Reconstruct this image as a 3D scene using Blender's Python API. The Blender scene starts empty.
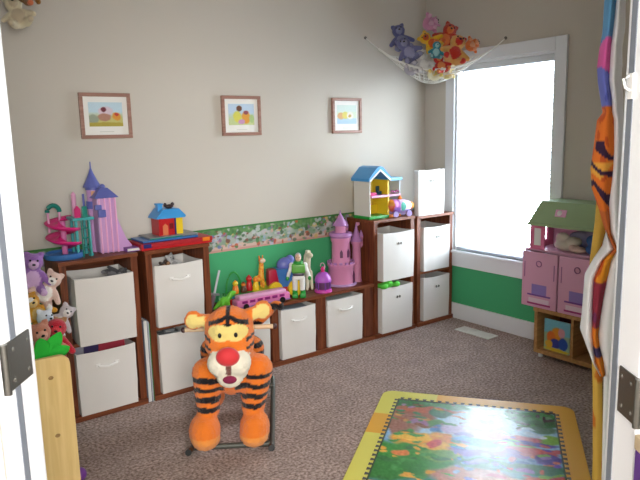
import bpy, bmesh, math, random
from mathutils import Vector, Matrix, Euler, noise
random.seed(7)
PI = math.pi
scn = bpy.context.scene
COL = scn.collection

# ------------------------------------------------------------------ materials
def lin(c):
    return tuple(((v/255)/12.92 if v/255 <= 0.04045 else ((v/255+0.055)/1.055)**2.4) for v in c)
MATS = {}
def mat(name, c, rough=0.6, metal=0.0, bump=0.0, bscale=60, var=0.0, vscale=8, spec=0.4, emit=None, sheen=0.0):
    if name in MATS: return MATS[name]
    m = bpy.data.materials.new(name); m.use_nodes = True
    nt = m.node_tree; b = nt.nodes['Principled BSDF']
    col = (*lin(c), 1)
    b.inputs['Base Color'].default_value = col
    b.inputs['Roughness'].default_value = rough
    b.inputs['Metallic'].default_value = metal
    b.inputs['Specular IOR Level'].default_value = spec
    if sheen: b.inputs['Sheen Weight'].default_value = sheen
    tc = nt.nodes.new('ShaderNodeTexCoord')
    if var:
        n = nt.nodes.new('ShaderNodeTexNoise'); n.inputs['Scale'].default_value = vscale; n.inputs['Detail'].default_value = 4
        nt.links.new(tc.outputs['Object'], n.inputs['Vector'])
        mx = nt.nodes.new('ShaderNodeMix'); mx.data_type = 'RGBA'; mx.blend_type = 'MULTIPLY'
        mx.inputs[0].default_value = 1
        mr = nt.nodes.new('ShaderNodeMapRange'); mr.inputs[1].default_value = 0.3; mr.inputs[2].default_value = 0.7
        mr.inputs[3].default_value = 1-var; mr.inputs[4].default_value = 1+var*0.5
        nt.links.new(n.outputs['Fac'], mr.inputs[0])
        mx.inputs[6].default_value = col
        nt.links.new(mr.outputs[0], mx.inputs[7]); nt.links.new(mx.outputs[2], b.inputs['Base Color'])
    if bump:
        n = nt.nodes.new('ShaderNodeTexNoise'); n.inputs['Scale'].default_value = bscale; n.inputs['Detail'].default_value = 3
        nt.links.new(tc.outputs['Object'], n.inputs['Vector'])
        bp = nt.nodes.new('ShaderNodeBump'); bp.inputs['Strength'].default_value = bump; bp.inputs['Distance'].default_value = 0.01
        nt.links.new(n.outputs['Fac'], bp.inputs['Height']); nt.links.new(bp.outputs[0], b.inputs['Normal'])
    MATS[name] = m
    return m

def attr_mat(name, rough=0.7, bump=0.0, bscale=150, spec=0.3, sheen=0.0, var=0.0):
    if name in MATS: return MATS[name]
    m = bpy.data.materials.new(name); m.use_nodes = True
    nt = m.node_tree; b = nt.nodes['Principled BSDF']
    a = nt.nodes.new('ShaderNodeAttribute'); a.attribute_name = 'Pattern'
    b.inputs['Roughness'].default_value = rough; b.inputs['Specular IOR Level'].default_value = spec
    b.inputs['Sheen Weight'].default_value = sheen
    nt.links.new(a.outputs['Color'], b.inputs['Base Color'])
    tc = nt.nodes.new('ShaderNodeTexCoord')
    if bump:
        n = nt.nodes.new('ShaderNodeTexNoise'); n.inputs['Scale'].default_value = bscale; n.inputs['Detail'].default_value = 3
        nt.links.new(tc.outputs['Object'], n.inputs['Vector'])
        bp = nt.nodes.new('ShaderNodeBump'); bp.inputs['Strength'].default_value = bump; bp.inputs['Distance'].default_value = 0.006
        nt.links.new(n.outputs['Fac'], bp.inputs['Height']); nt.links.new(bp.outputs[0], b.inputs['Normal'])
    MATS[name] = m
    return m

def wood(name, c1, c2, axis='X', rough=0.45, scale=3):
    if name in MATS: return MATS[name]
    m = bpy.data.materials.new(name); m.use_nodes = True
    nt = m.node_tree; b = nt.nodes['Principled BSDF']; b.inputs['Roughness'].default_value = rough
    b.inputs['Specular IOR Level'].default_value = 0.35
    tc = nt.nodes.new('ShaderNodeTexCoord'); mp = nt.nodes.new('ShaderNodeMapping')
    s = {'X': (scale, scale*14, scale*14), 'Z': (scale*14, scale*14, scale)}[axis]
    mp.inputs['Scale'].default_value = s
    n = nt.nodes.new('ShaderNodeTexNoise'); n.inputs['Scale'].default_value = 1.2; n.inputs['Detail'].default_value = 6; n.inputs['Distortion'].default_value = 0.6
    r = nt.nodes.new('ShaderNodeValToRGB')
    r.color_ramp.elements[0].position = 0.3; r.color_ramp.elements[1].position = 0.7
    r.color_ramp.elements[0].color = (*lin(c1), 1); r.color_ramp.elements[1].color = (*lin(c2), 1)
    nt.links.new(tc.outputs['Object'], mp.inputs[0]); nt.links.new(mp.outputs[0], n.inputs['Vector'])
    nt.links.new(n.outputs['Fac'], r.inputs[0]); nt.links.new(r.outputs[0], b.inputs['Base Color'])
    MATS[name] = m
    return m

# ------------------------------------------------------------------ mesh builder
class MB:
    def __init__(s): s.bm = bmesh.new()
    def _x(s, vs, M):
        if M is not None: bmesh.ops.transform(s.bm, matrix=M, verts=vs)
        return vs
    def box(s, x0, x1, y0, y1, z0, z1, bev=0.0, M=None, seg=2):
        r = bmesh.ops.create_cube(s.bm, size=1)['verts']
        T = Matrix.Translation(((x0+x1)/2, (y0+y1)/2, (z0+z1)/2)) @ Matrix.Diagonal((abs(x1-x0), abs(y1-y0), abs(z1-z0), 1))
        bmesh.ops.transform(s.bm, matrix=T, verts=r)
        if bev:
            es = list({e for v in r for e in v.link_edges})
            q = bmesh.ops.bevel(s.bm, geom=es, offset=bev, segments=seg, profile=0.6, affect='EDGES')
            r = list({v for f in q['faces'] for v in f.verts} | {v for v in r if v.is_valid})
        s._x(r, M); return s
    def cone(s, x, y, z0, z1, r0, r1, n=20, M=None):
        r = bmesh.ops.create_cone(s.bm, cap_ends=True, segments=n, radius1=r0, radius2=max(r1, 0.0004), depth=z1-z0)['verts']
        bmesh.ops.translate(s.bm, vec=(x, y, (z0+z1)/2), verts=r); s._x(r, M); return s
    def cyl(s, x, y, z0, z1, r, n=20, M=None): return s.cone(x, y, z0, z1, r, r, n, M)
    def rod(s, a, b, r, r2=None, n=10):
        a = Vector(a); b = Vector(b); d = b-a
        M = Matrix.Translation(a) @ d.to_track_quat('Z', 'Y').to_matrix().to_4x4()
        return s.cone(0, 0, 0, d.length, r, r if r2 is None else r2, n, M)
    def ell(s, c, r, n=16, M=None):
        if not hasattr(r, '__len__'): r = (r, r, r)
        v = bmesh.ops.create_uvsphere(s.bm, u_segments=n, v_segments=max(6, n*2//3), radius=1)['verts']
        bmesh.ops.transform(s.bm, matrix=Matrix.Translation(c) @ Matrix.Diagonal((*r, 1)), verts=v); s._x(v, M); return s
    def lathe(s, prof, x=0, y=0, n=24, M=None):
        rings = []
        for (r, z) in prof:
            rings.append([s.bm.verts.new((x+max(r, 0.0003)*math.cos(2*PI*k/n), y+max(r, 0.0003)*math.sin(2*PI*k/n), z)) for k in range(n)])
        for a, b in zip(rings, rings[1:]):
            for k in range(n): s.bm.faces.new((a[k], a[(k+1) % n], b[(k+1) % n], b[k]))
        s.bm.faces.new(rings[0][::-1]); s.bm.faces.new(rings[-1])
        s._x([v for q in rings for v in q], M); return s
    def tube(s, pts, r, n=8, closed=False):
        pts = [Vector(p) for p in pts]; N = len(pts); rings = []
        for i, p in enumerate(pts):
            if closed: t = pts[(i+1) % N]-pts[i-1]
            else: t = pts[min(i+1, N-1)]-pts[max(i-1, 0)]
            t.normalize()
            up = Vector((0, 0, 1)) if abs(t.z) < 0.9 else Vector((1, 0, 0))
            a = t.cross(up).normalized(); b = t.cross(a)
            rr = r(i/(N-1)) if callable(r) else r
            rings.append([s.bm.verts.new(p+(a*math.cos(2*PI*k/n)+b*math.sin(2*PI*k/n))*rr) for k in range(n)])
        prs = list(zip(rings, rings[1:])) + ([(rings[-1], rings[0])] if closed else [])
        for q, w in prs:
            for k in range(n): s.bm.faces.new((q[k], q[(k+1) % n], w[(k+1) % n], w[k]))
        if not closed: s.bm.faces.new(rings[0][::-1]); s.bm.faces.new(rings[-1])
        return s
    def prism(s, poly, h0, h1, plane='XZ', M=None):
        # poly: 2-D outline; extruded along the third axis from h0 to h1
        def P(a, b, h): return {'XZ': (a, h, b), 'XY': (a, b, h), 'YZ': (h, a, b)}[plane]
        A = [s.bm.verts.new(P(a, b, h0)) for a, b in poly]; B = [s.bm.verts.new(P(a, b, h1)) for a, b in poly]
        n = len(poly)
        s.bm.faces.new(A[::-1]); s.bm.faces.new(B)
        for k in range(n): s.bm.faces.new((A[k], A[(k+1) % n], B[(k+1) % n], B[k]))
        s._x(A+B, M); return s
    def grid(s, fn, nu, nv, closed_u=False):
        V = [[s.bm.verts.new(fn(i/nu, j/nv)) for j in range(nv+1)] for i in range(nu+1)]
        for i in range(nu):
            for j in range(nv): s.bm.faces.new((V[i][j], V[i+1][j], V[i+1][j+1], V[i][j+1]))
        return s

def link(o, parent=None):
    COL.objects.link(o)
    if parent is not None: o.parent = parent
    return o
def paint(me, fn):
    a = me.color_attributes.new('Pattern', 'FLOAT_COLOR', 'POINT')
    for i, v in enumerate(me.vertices):
        c = fn(v.co); a.data[i].color = (*lin(c), 1)
def obj(name, mb, m, parent=None, smooth=True, loc=None, rot=None, solid=0, col=None, sub=0):
    me = bpy.data.meshes.new(name)
    bmesh.ops.recalc_face_normals(mb.bm, faces=mb.bm.faces)
    mb.bm.to_mesh(me); mb.bm.free()
    if col: paint(me, col)
    o = bpy.data.objects.new(name, me); me.materials.append(m)
    if smooth:
        me.set_sharp_from_angle(angle=math.radians(40))
        for p in me.polygons: p.use_smooth = True
    if loc: o.location = loc
    if rot: o.rotation_euler = rot
    if solid:
        md = o.modifiers.new('Solid', 'SOLIDIFY'); md.thickness = solid; md.offset = 0
    if sub:
        md = o.modifiers.new('Sub', 'SUBSURF'); md.levels = sub; md.render_levels = sub
    return link(o, parent)
def tag(o, label, cat, group=None, kind=None):
    o['label'] = label; o['category'] = cat
    if group: o['group'] = group
    if kind: o['kind'] = kind
    return o
def thing(name, label, cat, loc=(0, 0, 0), rz=0, group=None):
    o = bpy.data.objects.new(name, None); o.empty_display_size = 0.05
    o.location = loc; o.rotation_euler = (0, 0, rz)
    link(o); return tag(o, label, cat, group)
def struct(name, mb, m, parent=None, **k):
    o = obj(name, mb, m, parent, **k)
    if parent is None: o['kind'] = 'structure'
    return o
def copy_tree(o, loc, rz=0, label=None):
    c = o.copy(); COL.objects.link(c); c.location = loc; c.rotation_euler = (0, 0, rz)
    if label: c['label'] = label
    for ch in [x for x in bpy.data.objects if x.parent == o]:
        d = ch.copy(); COL.objects.link(d); d.parent = c
        for g in [x for x in bpy.data.objects if x.parent == ch]:
            e = g.copy(); COL.objects.link(e); e.parent = d
    return c

def soft(name, blobs, m, parent=None, voxel=0.006, col=None, iters=4, jitter=0.0):
    """One continuous stuffed surface grown from overlapping ellipsoids / capsules."""
    mb = MB()
    for b in blobs:
        if len(b) == 2: mb.ell(b[0], b[1], 14)
        elif len(b) == 3 and isinstance(b[2], Matrix): mb.ell((0, 0, 0), b[1], 14, Matrix.Translation(b[0]) @ b[2])
        else:
            a, c, r0, r1 = b; a = Vector(a); c = Vector(c)
            n = max(2, int((c-a).length/(min(r0, r1)*0.45)))
            for i in range(n+1):
                t = i/n; mb.ell(a.lerp(c, t), r0+(r1-r0)*t, 12)
    me = bpy.data.meshes.new('tmp'); mb.bm.to_mesh(me); mb.bm.free()
    o = bpy.data.objects.new('tmp', me); COL.objects.link(o)
    md = o.modifiers.new('r', 'REMESH'); md.mode = 'VOXEL'; md.voxel_size = voxel
    sm = o.modifiers.new('s', 'SMOOTH'); sm.iterations = iters; sm.factor = 0.5
    dg = bpy.context.evaluated_depsgraph_get(); dg.update()
    out = bpy.data.meshes.new_from_object(o.evaluated_get(dg))
    bpy.data.objects.remove(o); bpy.data.meshes.remove(me)
    out.name = name; out.materials.clear(); out.materials.append(m)
    if jitter:
        for v in out.vertices:
            v.co += v.normal*jitter*noise.noise(v.co*90)
    for p in out.polygons: p.use_smooth = True
    if col: paint(out, col)
    return link(bpy.data.objects.new(name, out), parent)

# picture painting: soft-edged ellipses over a base, evaluated per vertex of a fine grid
def mix(a, b, t): return tuple(x+(y-x)*t for x, y in zip(a, b))
def painter(base, shapes, wob=0.02, wf=9, grain=8):
    def f(u, v):
        n1 = noise.noise((u*wf, v*wf, 1.3)); n2 = noise.noise((u*wf, v*wf, 7.7))
        uu = u+wob*n1; vv = v+wob*n2
        c = base(uu, vv) if callable(base) else base
        for (cx, cy, rx, ry, cc) in shapes:
            d = math.hypot((uu-cx)/rx, (vv-cy)/ry)
            if d < 1.12: c = mix(c, cc, min(1, max(0, (1.12-d)/0.24)))
        g = grain*noise.noise((u*60, v*60, 3.1))
        return tuple(min(255, max(0, x+g)) for x in c)
    return f

# ------------------------------------------------------------------ palette
M_PAINT_TRIM = mat('white_trim_paint', (226, 228, 232), 0.35)
M_DOOR = mat('white_door_paint', (235, 237, 240), 0.3)
M_CEIL = mat('ceiling_paint', (225, 222, 216), 0.9)
M_HALL = mat('hall_paint', (205, 200, 192), 0.9)
M_CHERRY = wood('cherry_stained_wood', (88, 42, 24), (140, 78, 46), 'X')
M_CHERRYV = wood('cherry_stained_upright', (84, 40, 23), (132, 72, 42), 'Z')
M_PINE = wood('light_pine_wood', (206, 172, 112), (222, 192, 134), 'Z', 0.5)
M_FRAME = wood('rosy_frame_wood', (142, 104, 92), (172, 132, 116), 'X', 0.4)
M_BIN = mat('offwhite_canvas', (220, 217, 212), 0.9, bump=0.12, bscale=220)
M_BININ = mat('grey_bin_lining', (150, 150, 152), 0.9)
M_STRAP = mat('white_strap', (232, 230, 226), 0.6)
M_GROM = mat('dull_metal', (120, 118, 112), 0.4, 0.7)
M_NET = mat('white_net_cord', (226, 224, 218), 0.8)
M_HINGE = mat('brushed_nickel', (112, 110, 104), 0.38, 0.9, bump=0.1, bscale=300)
M_GREYSTRIP = mat('cool_grey', (112, 118, 128), 0.6)
M_VENT = mat('vent_enamel', (222, 218, 210), 0.4)
M_BLACK = mat('black_plastic', (22, 22, 24), 0.35)
M_FUR = attr_mat('plush_fur', 0.95, 0.9, 260, 0.15, 0.25)
M_PRINT = attr_mat('printed_paper', 0.6)
M_CLOTHPRINT = attr_mat('printed_cloth', 0.9, 0.15, 180)
M_FOAM = attr_mat('printed_foam', 0.27, 0.06, 260, 0.5)
M_MULTI = attr_mat('moulded_plastic', 0.38, 0, 1, 0.5)
def plast(name, c, rough=0.35): return mat(name, c, rough, spec=0.5)
P_PINK = plast('pink_plastic', (214, 120, 176)); P_LPINK = plast('pale_pink_plastic', (226, 164, 202))
P_MAG = plast('magenta_plastic', (206, 38, 116)); P_AQUA = plast('aqua_plastic', (70, 172, 172))
P_BLUE = plast('blue_plastic', (58, 112, 176)); P_SKY = plast('sky_blue_plastic', (62, 150, 214))
P_SLATE = plast('periwinkle_plastic', (96, 104, 176)); P_LAV = plast('lavender_plastic', (202, 156, 206))
P_PURP = plast('purple_plastic', (118, 62, 150)); P_MAUVE = plast('mauve_plastic', (158, 96, 146))
P_RED = plast('red_plastic', (190, 30, 36)); P_YEL = plast('yellow_plastic', (232, 196, 40))
P_ORG = plast('orange_plastic', (232, 130, 34)); P_GRN = plast('green_plastic', (40, 150, 60))
P_LIME = plast('lime_plastic', (110, 206, 60)); P_WHITE = plast('white_plastic', (228, 228, 226))
P_GREY = plast('grey_plastic', (128, 132, 134)); P_NAVY = plast('navy_plastic', (36, 40, 108))
P_BROWN = plast('brown_plastic', (88, 54, 34)); P_TEAL = plast('teal_plastic', (20, 128, 116))

# ------------------------------------------------------------------ room shell
H = 2.5
XL, YF = -3.5, -3.0
O = Vector((-3.001, -2.612, 0)); U = Vector((0.8018, -0.5976, 0)); W = Vector((0.5976, 0.8018, 0))
DM = Matrix(((U.x, W.x, 0, O.x), (U.y, W.y, 0, O.y), (0, 0, 1, 0), (0, 0, 0, 1)))   # doorway frame: x right, y into the room

def wall_mat():
    m = bpy.data.materials.new('two_tone_wall_paint'); m.use_nodes = True
    nt = m.node_tree; b = nt.nodes['Principled BSDF']; b.inputs['Roughness'].default_value = 0.85; b.inputs['Specular IOR Level'].default_value = 0.25
    g = nt.nodes.new('ShaderNodeTexCoord'); sp = nt.nodes.new('ShaderNodeSeparateXYZ')
    nt.links.new(g.outputs['Object'], sp.inputs[0])
    lt = nt.nodes.new('ShaderNodeMath'); lt.operation = 'LESS_THAN'; lt.inputs[1].default_value = 0.80
    nt.links.new(sp.outputs['Z'], lt.inputs[0])
    n = nt.nodes.new('ShaderNodeTexNoise'); n.inputs['Scale'].default_value = 160; nt.links.new(g.outputs['Object'], n.inputs['Vector'])
    bp = nt.nodes.new('ShaderNodeBump'); bp.inputs['Strength'].default_value = 0.08; bp.inputs['Distance'].default_value = 0.004
    nt.links.new(n.outputs['Fac'], bp.inputs['Height']); nt.links.new(bp.outputs[0], b.inputs['Normal'])
    mx = nt.nodes.new('ShaderNodeMix'); mx.data_type = 'RGBA'
    mx.inputs[6].default_value = (*lin((200, 193, 182)), 1); mx.inputs[7].default_value = (*lin((74, 168, 114)), 1)
    nt.links.new(lt.outputs[0], mx.inputs[0]); nt.links.new(mx.outputs[2], b.inputs['Base Color'])
    return m
M_WALL = wall_mat()

def carpet_mat():
    m = bpy.data.materials.new('brown_grey_carpet'); m.use_nodes = True
    nt = m.node_tree; b = nt.nodes['Principled BSDF']; b.inputs['Roughness'].default_value = 1; b.inputs['Specular IOR Level'].default_value = 0.05
    g = nt.nodes.new('ShaderNodeTexCoord')
    def nz(sc, det): 
        n = nt.nodes.new('ShaderNodeTexNoise'); n.inputs['Scale'].default_value = sc; n.inputs['Detail'].default_value = det
        nt.links.new(g.outputs['Object'], n.inputs['Vector']); return n
    a = nz(75, 3); c = nz(7, 3); d = nz(260, 2)
    r = nt.nodes.new('ShaderNodeValToRGB'); r.color_ramp.elements[0].position = 0.32; r.color_ramp.elements[1].position = 0.68
    r.color_ramp.elements[0].color = (*lin((134, 112, 105)), 1); r.color_ramp.elements[1].color = (*lin((216, 194, 184)), 1)
    nt.links.new(a.outputs['Fac'], r.inputs[0])
    mx = nt.nodes.new('ShaderNodeMix'); mx.data_type = 'RGBA'; mx.blend_type = 'MULTIPLY'; mx.inputs[0].default_value = 1
    mr = nt.nodes.new('ShaderNodeMapRange'); mr.inputs[1].default_value = 0.3; mr.inputs[2].default_value = 0.7; mr.inputs[3].default_value = 0.86; mr.inputs[4].default_value = 1.05
    nt.links.new(c.outputs['Fac'], mr.inputs[0]); nt.links.new(r.outputs[0], mx.inputs[6]); nt.links.new(mr.outputs[0], mx.inputs[7])
    nt.links.new(mx.outputs[2], b.inputs['Base Color'])
    bp = nt.nodes.new('ShaderNodeBump'); bp.inputs['Strength'].default_value = 0.9; bp.inputs['Distance'].default_value = 0.012
    nt.links.new(d.outputs['Fac'], bp.inputs['Height']); nt.links.new(bp.outputs[0], b.inputs['Normal'])
    return m

struct('floor', MB().box(-6.5, 0.3, -6.5, 0.3, -0.1, 0), carpet_mat(), smooth=False)
struct('ceiling', MB().box(-6.5, 0.3, -6.5, 0.3, H, H+0.1), M_CEIL, smooth=False)
struct('wall_back', MB().box(XL-0.15, 0.16, 0, 0.15, 0, H), M_WALL, smooth=False)
struct('wall_left', MB().box(XL-0.15, XL, -2.24, 0, 0, H), M_WALL, smooth=False)
struct('wall_front', MB().box(-2.48, 0.16, YF-0.15, YF, 0, H), M_WALL, smooth=False)
WX = 0.012
# right wall with the window opening
y0, y1, z0, z1 = -1.145, -0.31, 0.545, 1.95
struct('wall_right', MB().box(WX, 0.16, YF, y0, 0, H).box(WX, 0.16, y1, 0, 0, H).box(WX, 0.16, y0, y1, 0, z0).box(WX, 0.16, y0, y1, z1, H), M_WALL, smooth=False)
# the wall across the corner that holds the doorway, and the hall beyond it
HW = 0.56; DT = 0.105; DH = 2.06
struct('wall_doorway', MB().box(-1.4, -HW-0.02, -DT+0.002, -0.002, 0, H, M=DM).box(HW+0.02, 1.4, -DT+0.002, -0.002, 0, H, M=DM).box(-HW-0.02, HW+0.02, -DT+0.002, -0.002, DH+0.02, H, M=DM), M_HALL, smooth=False)
struct('wall_hall_left', MB().box(-1.55, -1.4, -2.8, -DT, 0, H, M=DM), M_HALL, smooth=False)
struct('wall_hall_right', MB().box(1.4, 1.55, -2.8, -DT, 0, H, M=DM), M_HALL, smooth=False)
struct('wall_hall_back', MB().box(-1.55, 1.55, -2.95, -2.8, 0, H, M=DM), M_HALL, smooth=False)
struct('baseboard_right', MB().box(-0.004, WX, YF, -0.002, 0, 0.122, 0.003), M_PAINT_TRIM, smooth=False)
struct('baseboard_back', MB().box(XL, 0, -0.014, 0, 0, 0.122, 0.003), M_PAINT_TRIM, smooth=False)
struct('baseboard_left', MB().box(XL, XL+0.014, -2.2, -0.016, 0, 0.122, 0.003), M_PAINT_TRIM, smooth=False)

# wallpaper border
def border_col():
    random.seed(3)
    pal = [(190, 90, 60), (206, 176, 110), (100, 120, 170), (150, 110, 150), (186, 190, 190), (120, 76, 60), (206, 160, 150), (80, 130, 76), (180, 190, 206), (150, 170, 190), (110, 150, 110), (90, 110, 90), (166, 170, 150), (70, 100, 70)]
    sh = []
    for k in range(900):
        sh.append((random.uniform(0, 23), random.uniform(0.06, 0.92), random.uniform(0.03, 0.12), random.uniform(0.03, 0.11), random.choice(pal)))
    cells = {}
    for s in sh:
        for i in range(int(s[0]-0.3), int(s[0]+0.3)+1): cells.setdefault(i, []).append(s)
    def f(u, v):   # u in units of the border height, v 0 bottom..1 top
        n = noise.noise((u*2.3, v*2.3, 0)); n2 = noise.noise((u*7, v*7, 4))
        if v > 0.93: return (62, 122, 60)
        c = mix((128, 156, 130), (186, 182, 182), min(1, max(0, 0.5+n*1.2)))
        if v > 0.62+0.2*n: c = mix((70, 120, 70), (110, 150, 90), 0.5+n2)
        if v < 0.28+0.12*n: c = (206, 176, 160)
        if v < 0.09: c = (200, 150, 140)
        for (cx, cy, rx, ry, cc) in cells.get(int(u), []):
            d = math.hypot((u+0.05*n2-cx)/rx, (v+0.05*n-cy)/ry)
            if d < 1.1: c = mix(c, cc, min(1, (1.1-d)/0.25)*0.85)
        return c
    return f
BC = border_col()
BZ0, BZ1 = 0.725, 0.882
BH = BZ1-BZ0
struct('trim_1', MB().grid(lambda a, b: (XL+a*3.5, -0.0025, BZ0+b*BH), 900, 36), M_PRINT, smooth=False, solid=0.002, col=lambda co: BC((co.x-XL)/BH, (co.z-BZ0)/BH))
struct('trim_2', MB().grid(lambda a, b: (WX-0.0025, -1.235-a*1.75, BZ0+b*BH), 400, 36), M_PRINT, smooth=False, solid=0.002, col=lambda co: BC(-co.y/BH+2, (co.z-BZ0)/BH))

# ------------------------------------------------------------------ window
win = bpy.data.objects.new('window_1', None); win['kind'] = 'structure'; link(win)
cw = 0.083
def part(name, mb, m, p=win, **k): return obj(name, mb, m, p, **k)
part('casing', MB().box(WX-0.02, WX, y0-cw, y0, z0-0.02, z1+cw, 0.004), M_PAINT_TRIM, smooth=False)
part('casing', MB().box(WX-0.02, WX, y1, y1+cw, z0-0.02, z1+cw, 0.004), M_PAINT_TRIM, smooth=False)
part('casing', MB().box(WX-0.022, WX, y0, y1, z1, z1+cw, 0.004), M_PAINT_TRIM, smooth=False)
part('apron', MB().box(WX-0.02, WX, y0-cw, y1+cw, 0.42, z0-0.02, 0.003), M_PAINT_TRIM, smooth=False)
part('stool', MB().box(WX-0.035, 0.1, y0-cw*0.6, y1+cw*0.6, z0-0.02, z0, 0.005), M_PAINT_TRIM, smooth=False)
part('jamb', MB().box(WX, 0.16, y0, y0+0.018, z0, z1), M_PAINT_TRIM, smooth=False)
part('jamb', MB().box(WX, 0.16, y1-0.018, y1, z0, z1), M_PAINT_TRIM, smooth=False)
part('head_jamb', MB().box(WX, 0.16, y0+0.018, y1-0.018, z1-0.018, z1), M_PAINT_TRIM, smooth=False)
zm = 1.235
def glass():
    m = bpy.data.materials.new('window_glass'); m.use_nodes = True; nt = m.node_tree
    for n in list(nt.nodes):
        if n.type != 'OUTPUT_MATERIAL': nt.nodes.remove(n)
    out = [n for n in nt.nodes if n.type == 'OUTPUT_MATERIAL'][0]
    t = nt.nodes.new('ShaderNodeBsdfTransparent'); g = nt.nodes.new('ShaderNodeBsdfGlossy'); g.inputs['Roughness'].default_value = 0.02
    x = nt.nodes.new('ShaderNodeMixShader'); x.inputs[0].default_value = 0.06
    t.inputs[0].default_value = (0.96, 0.98, 0.98, 1)
    nt.links.new(t.outputs[0], x.inputs[1]); nt.links.new(g.outputs[0], x.inputs[2]); nt.links.new(x.outputs[0], out.inputs[0])
    return m
M_GLASS = glass()
for nm, a, b, xx in (('upper_sash', zm-0.02, z1-0.018, 0.115), ('lower_sash', z0, zm+0.02, 0.085)):
    s = part(nm, MB().box(xx, xx+0.03, y0+0.018, y0+0.055, a, b).box(xx, xx+0.03, y1-0.055, y1-0.018, a, b).box(xx, xx+0.03, y0+0.055, y1-0.055, a, a+0.04).box(xx, xx+0.03, y0+0.055, y1-0.055, b-0.04, b), M_PAINT_TRIM, smooth=False)
    obj('pane', MB().box(xx+0.012, xx+0.016, y0+0.055, y1-0.055, a+0.04, b-0.04), M_GLASS, s, smooth=False)

def slat_mat():
    m = bpy.data.materials.new('white_blind_vinyl'); m.use_nodes = True; nt = m.node_tree
    b = nt.nodes['Principled BSDF']; b.inputs['Base Color'].default_value = (*lin((236, 240, 244)), 1); b.inputs['Roughness'].default_value = 0.5
    t = nt.nodes.new('ShaderNodeBsdfTranslucent'); t.inputs[0].default_value = (*lin((236, 240, 246)), 1)
    x = nt.nodes.new('ShaderNodeMixShader'); x.inputs[0].default_value = 0.4
    out = [n for n in nt.nodes if n.type == 'OUTPUT_MATERIAL'][0]
    nt.links.new(b.outputs[0], x.inputs[1]); nt.links.new(t.outputs[0], x.inputs[2]); nt.links.new(x.outputs[0], out.inputs[0])
    return m
M_SLAT = slat_mat()
bl = thing('window_blind', 'white horizontal slat blind lowered over the bright window', 'blind', (0, 0, 0))
by0, by1 = y0+0.022, y1-0.022
obj('headrail', MB().box(0.014, 0.055, by0, by1, 1.888, 1.93, 0.003), mat('blind_headrail', (214, 218, 224), 0.5), bl, smooth=False)
mb = MB(); nsl = 46
for k in range(nsl):
    z = 0.578+k*(1.875-0.578)/(nsl-1)
    mb.box(-0.019, 0.019, by0+0.004, by1-0.004, -0.0006, 0.0006, M=Matrix.Translation((0.036, 0, z)) @ Matrix.Rotation(math.radians(-14), 4, 'Y'))
obj('slat_panel', mb, M_SLAT, bl, smooth=False)
obj('bottom_rail', MB().box(0.016, 0.056, by0, by1, 0.548, 0.566, 0.003), mat('blind_bottom_rail', (188, 196, 206), 0.5), bl, smooth=False)
for yy in (by0+0.12, (by0+by1)/2, by1-0.12): obj('ladder_cord', MB().rod((0.0155, yy, 0.56), (0.0155, yy, 1.9), 0.0011, n=6), M_STRAP, bl)
obj('tilt_wand', MB().rod((0.009, by1-0.05, 1.2), (0.012, by1-0.05, 1.89), 0.004, n=8), P_WHITE, bl)

# ------------------------------------------------------------------ doorway: jambs, hinges, open doors
M_JAMB = M_DOOR
for side, nm, lb in ((-1, 'door_1', None), (1, 'door_2', None)):
    d = bpy.data.objects.new(nm, None); d['kind'] = 'structure'; link(d); d.matrix_world = DM
    def bx(a, b, *r, **k):
        a, b = sorted((a*side, b*side)); return MB().box(a, b, *r, **k)
    part('jamb', bx(HW, HW+0.02, -DT, 0, 0, DH, 0.002), M_JAMB, d, smooth=False)
    part('grey_strip', bx(HW-0.0015, HW+0.001, *((-0.082, -0.062) if side < 0 else (-0.027, -0.007)), 0, DH, 0.0005), M_GREYSTRIP, d, smooth=False)  # flush grey strip running the full height of the jamb
    part('room_casing', bx(HW+0.006, HW+0.09, 0, 0.018, 0, DH+0.09, 0.003), M_PAINT_TRIM, d, smooth=False)
    # door leaf folded back into the hall
    ang = math.radians(6)*side
    L = Matrix.Translation((side*(HW+0.016), -DT-0.006, 0)) @ Matrix.Rotation(ang, 4, 'Z')
    a, b = sorted((0.0*side, 0.035*side))
    leaf = part('door_leaf', MB().box(a, b, -0.54, -0.006, 0.012, DH-0.01, 0.002, M=L), M_DOOR, d, smooth=False)
    a, b = sorted((0.0*side, -0.006*side))
    for zz0, zz1 in ((0.2, 0.9), (1.05, 1.9)):
        obj('door_panel', MB().box(a, b, -0.43, -0.11, zz0, zz1, 0.004, M=L), M_DOOR, leaf, smooth=False)
    for hz in ((0.28, 1.055 if side < 0 else 0.965, 1.80)):
        hg = part('hinge', bx(HW-0.0035, HW+0.001, -DT+0.001, -0.014 if side < 0 else -0.04, hz-0.045, hz+0.045, 0.0012, seg=1), M_HINGE, d, smooth=False)
        obj('knuckle', MB().cyl(side*(HW-0.002), -DT-0.006, hz-0.046, hz+0.046, 0.007, 14), M_HINGE, hg)
        pa, pb_ = sorted((side*(HW+0.0145), side*(HW+0.0175)))
        obj('door_plate', MB().box(pa, pb_, -DT-0.05, -DT-0.008, hz-0.045, hz+0.045, 0.001), M_HINGE, hg, smooth=False)
        for dy in ((-0.03, -0.085) if side < 0 else (-0.055, -0.09)):
            for dz in (-0.028, 0.028):
                obj('screw', MB().ell((side*(HW-0.0035), dy+0.004*(dz > 0), hz+dz), (0.0018, 0.0045, 0.0045), 10), M_GROM, hg)
part('head_jamb', MB().box(-HW, HW, -DT, 0, DH, DH+0.02), M_JAMB, bpy.data.objects['door_1'], smooth=False)
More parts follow.
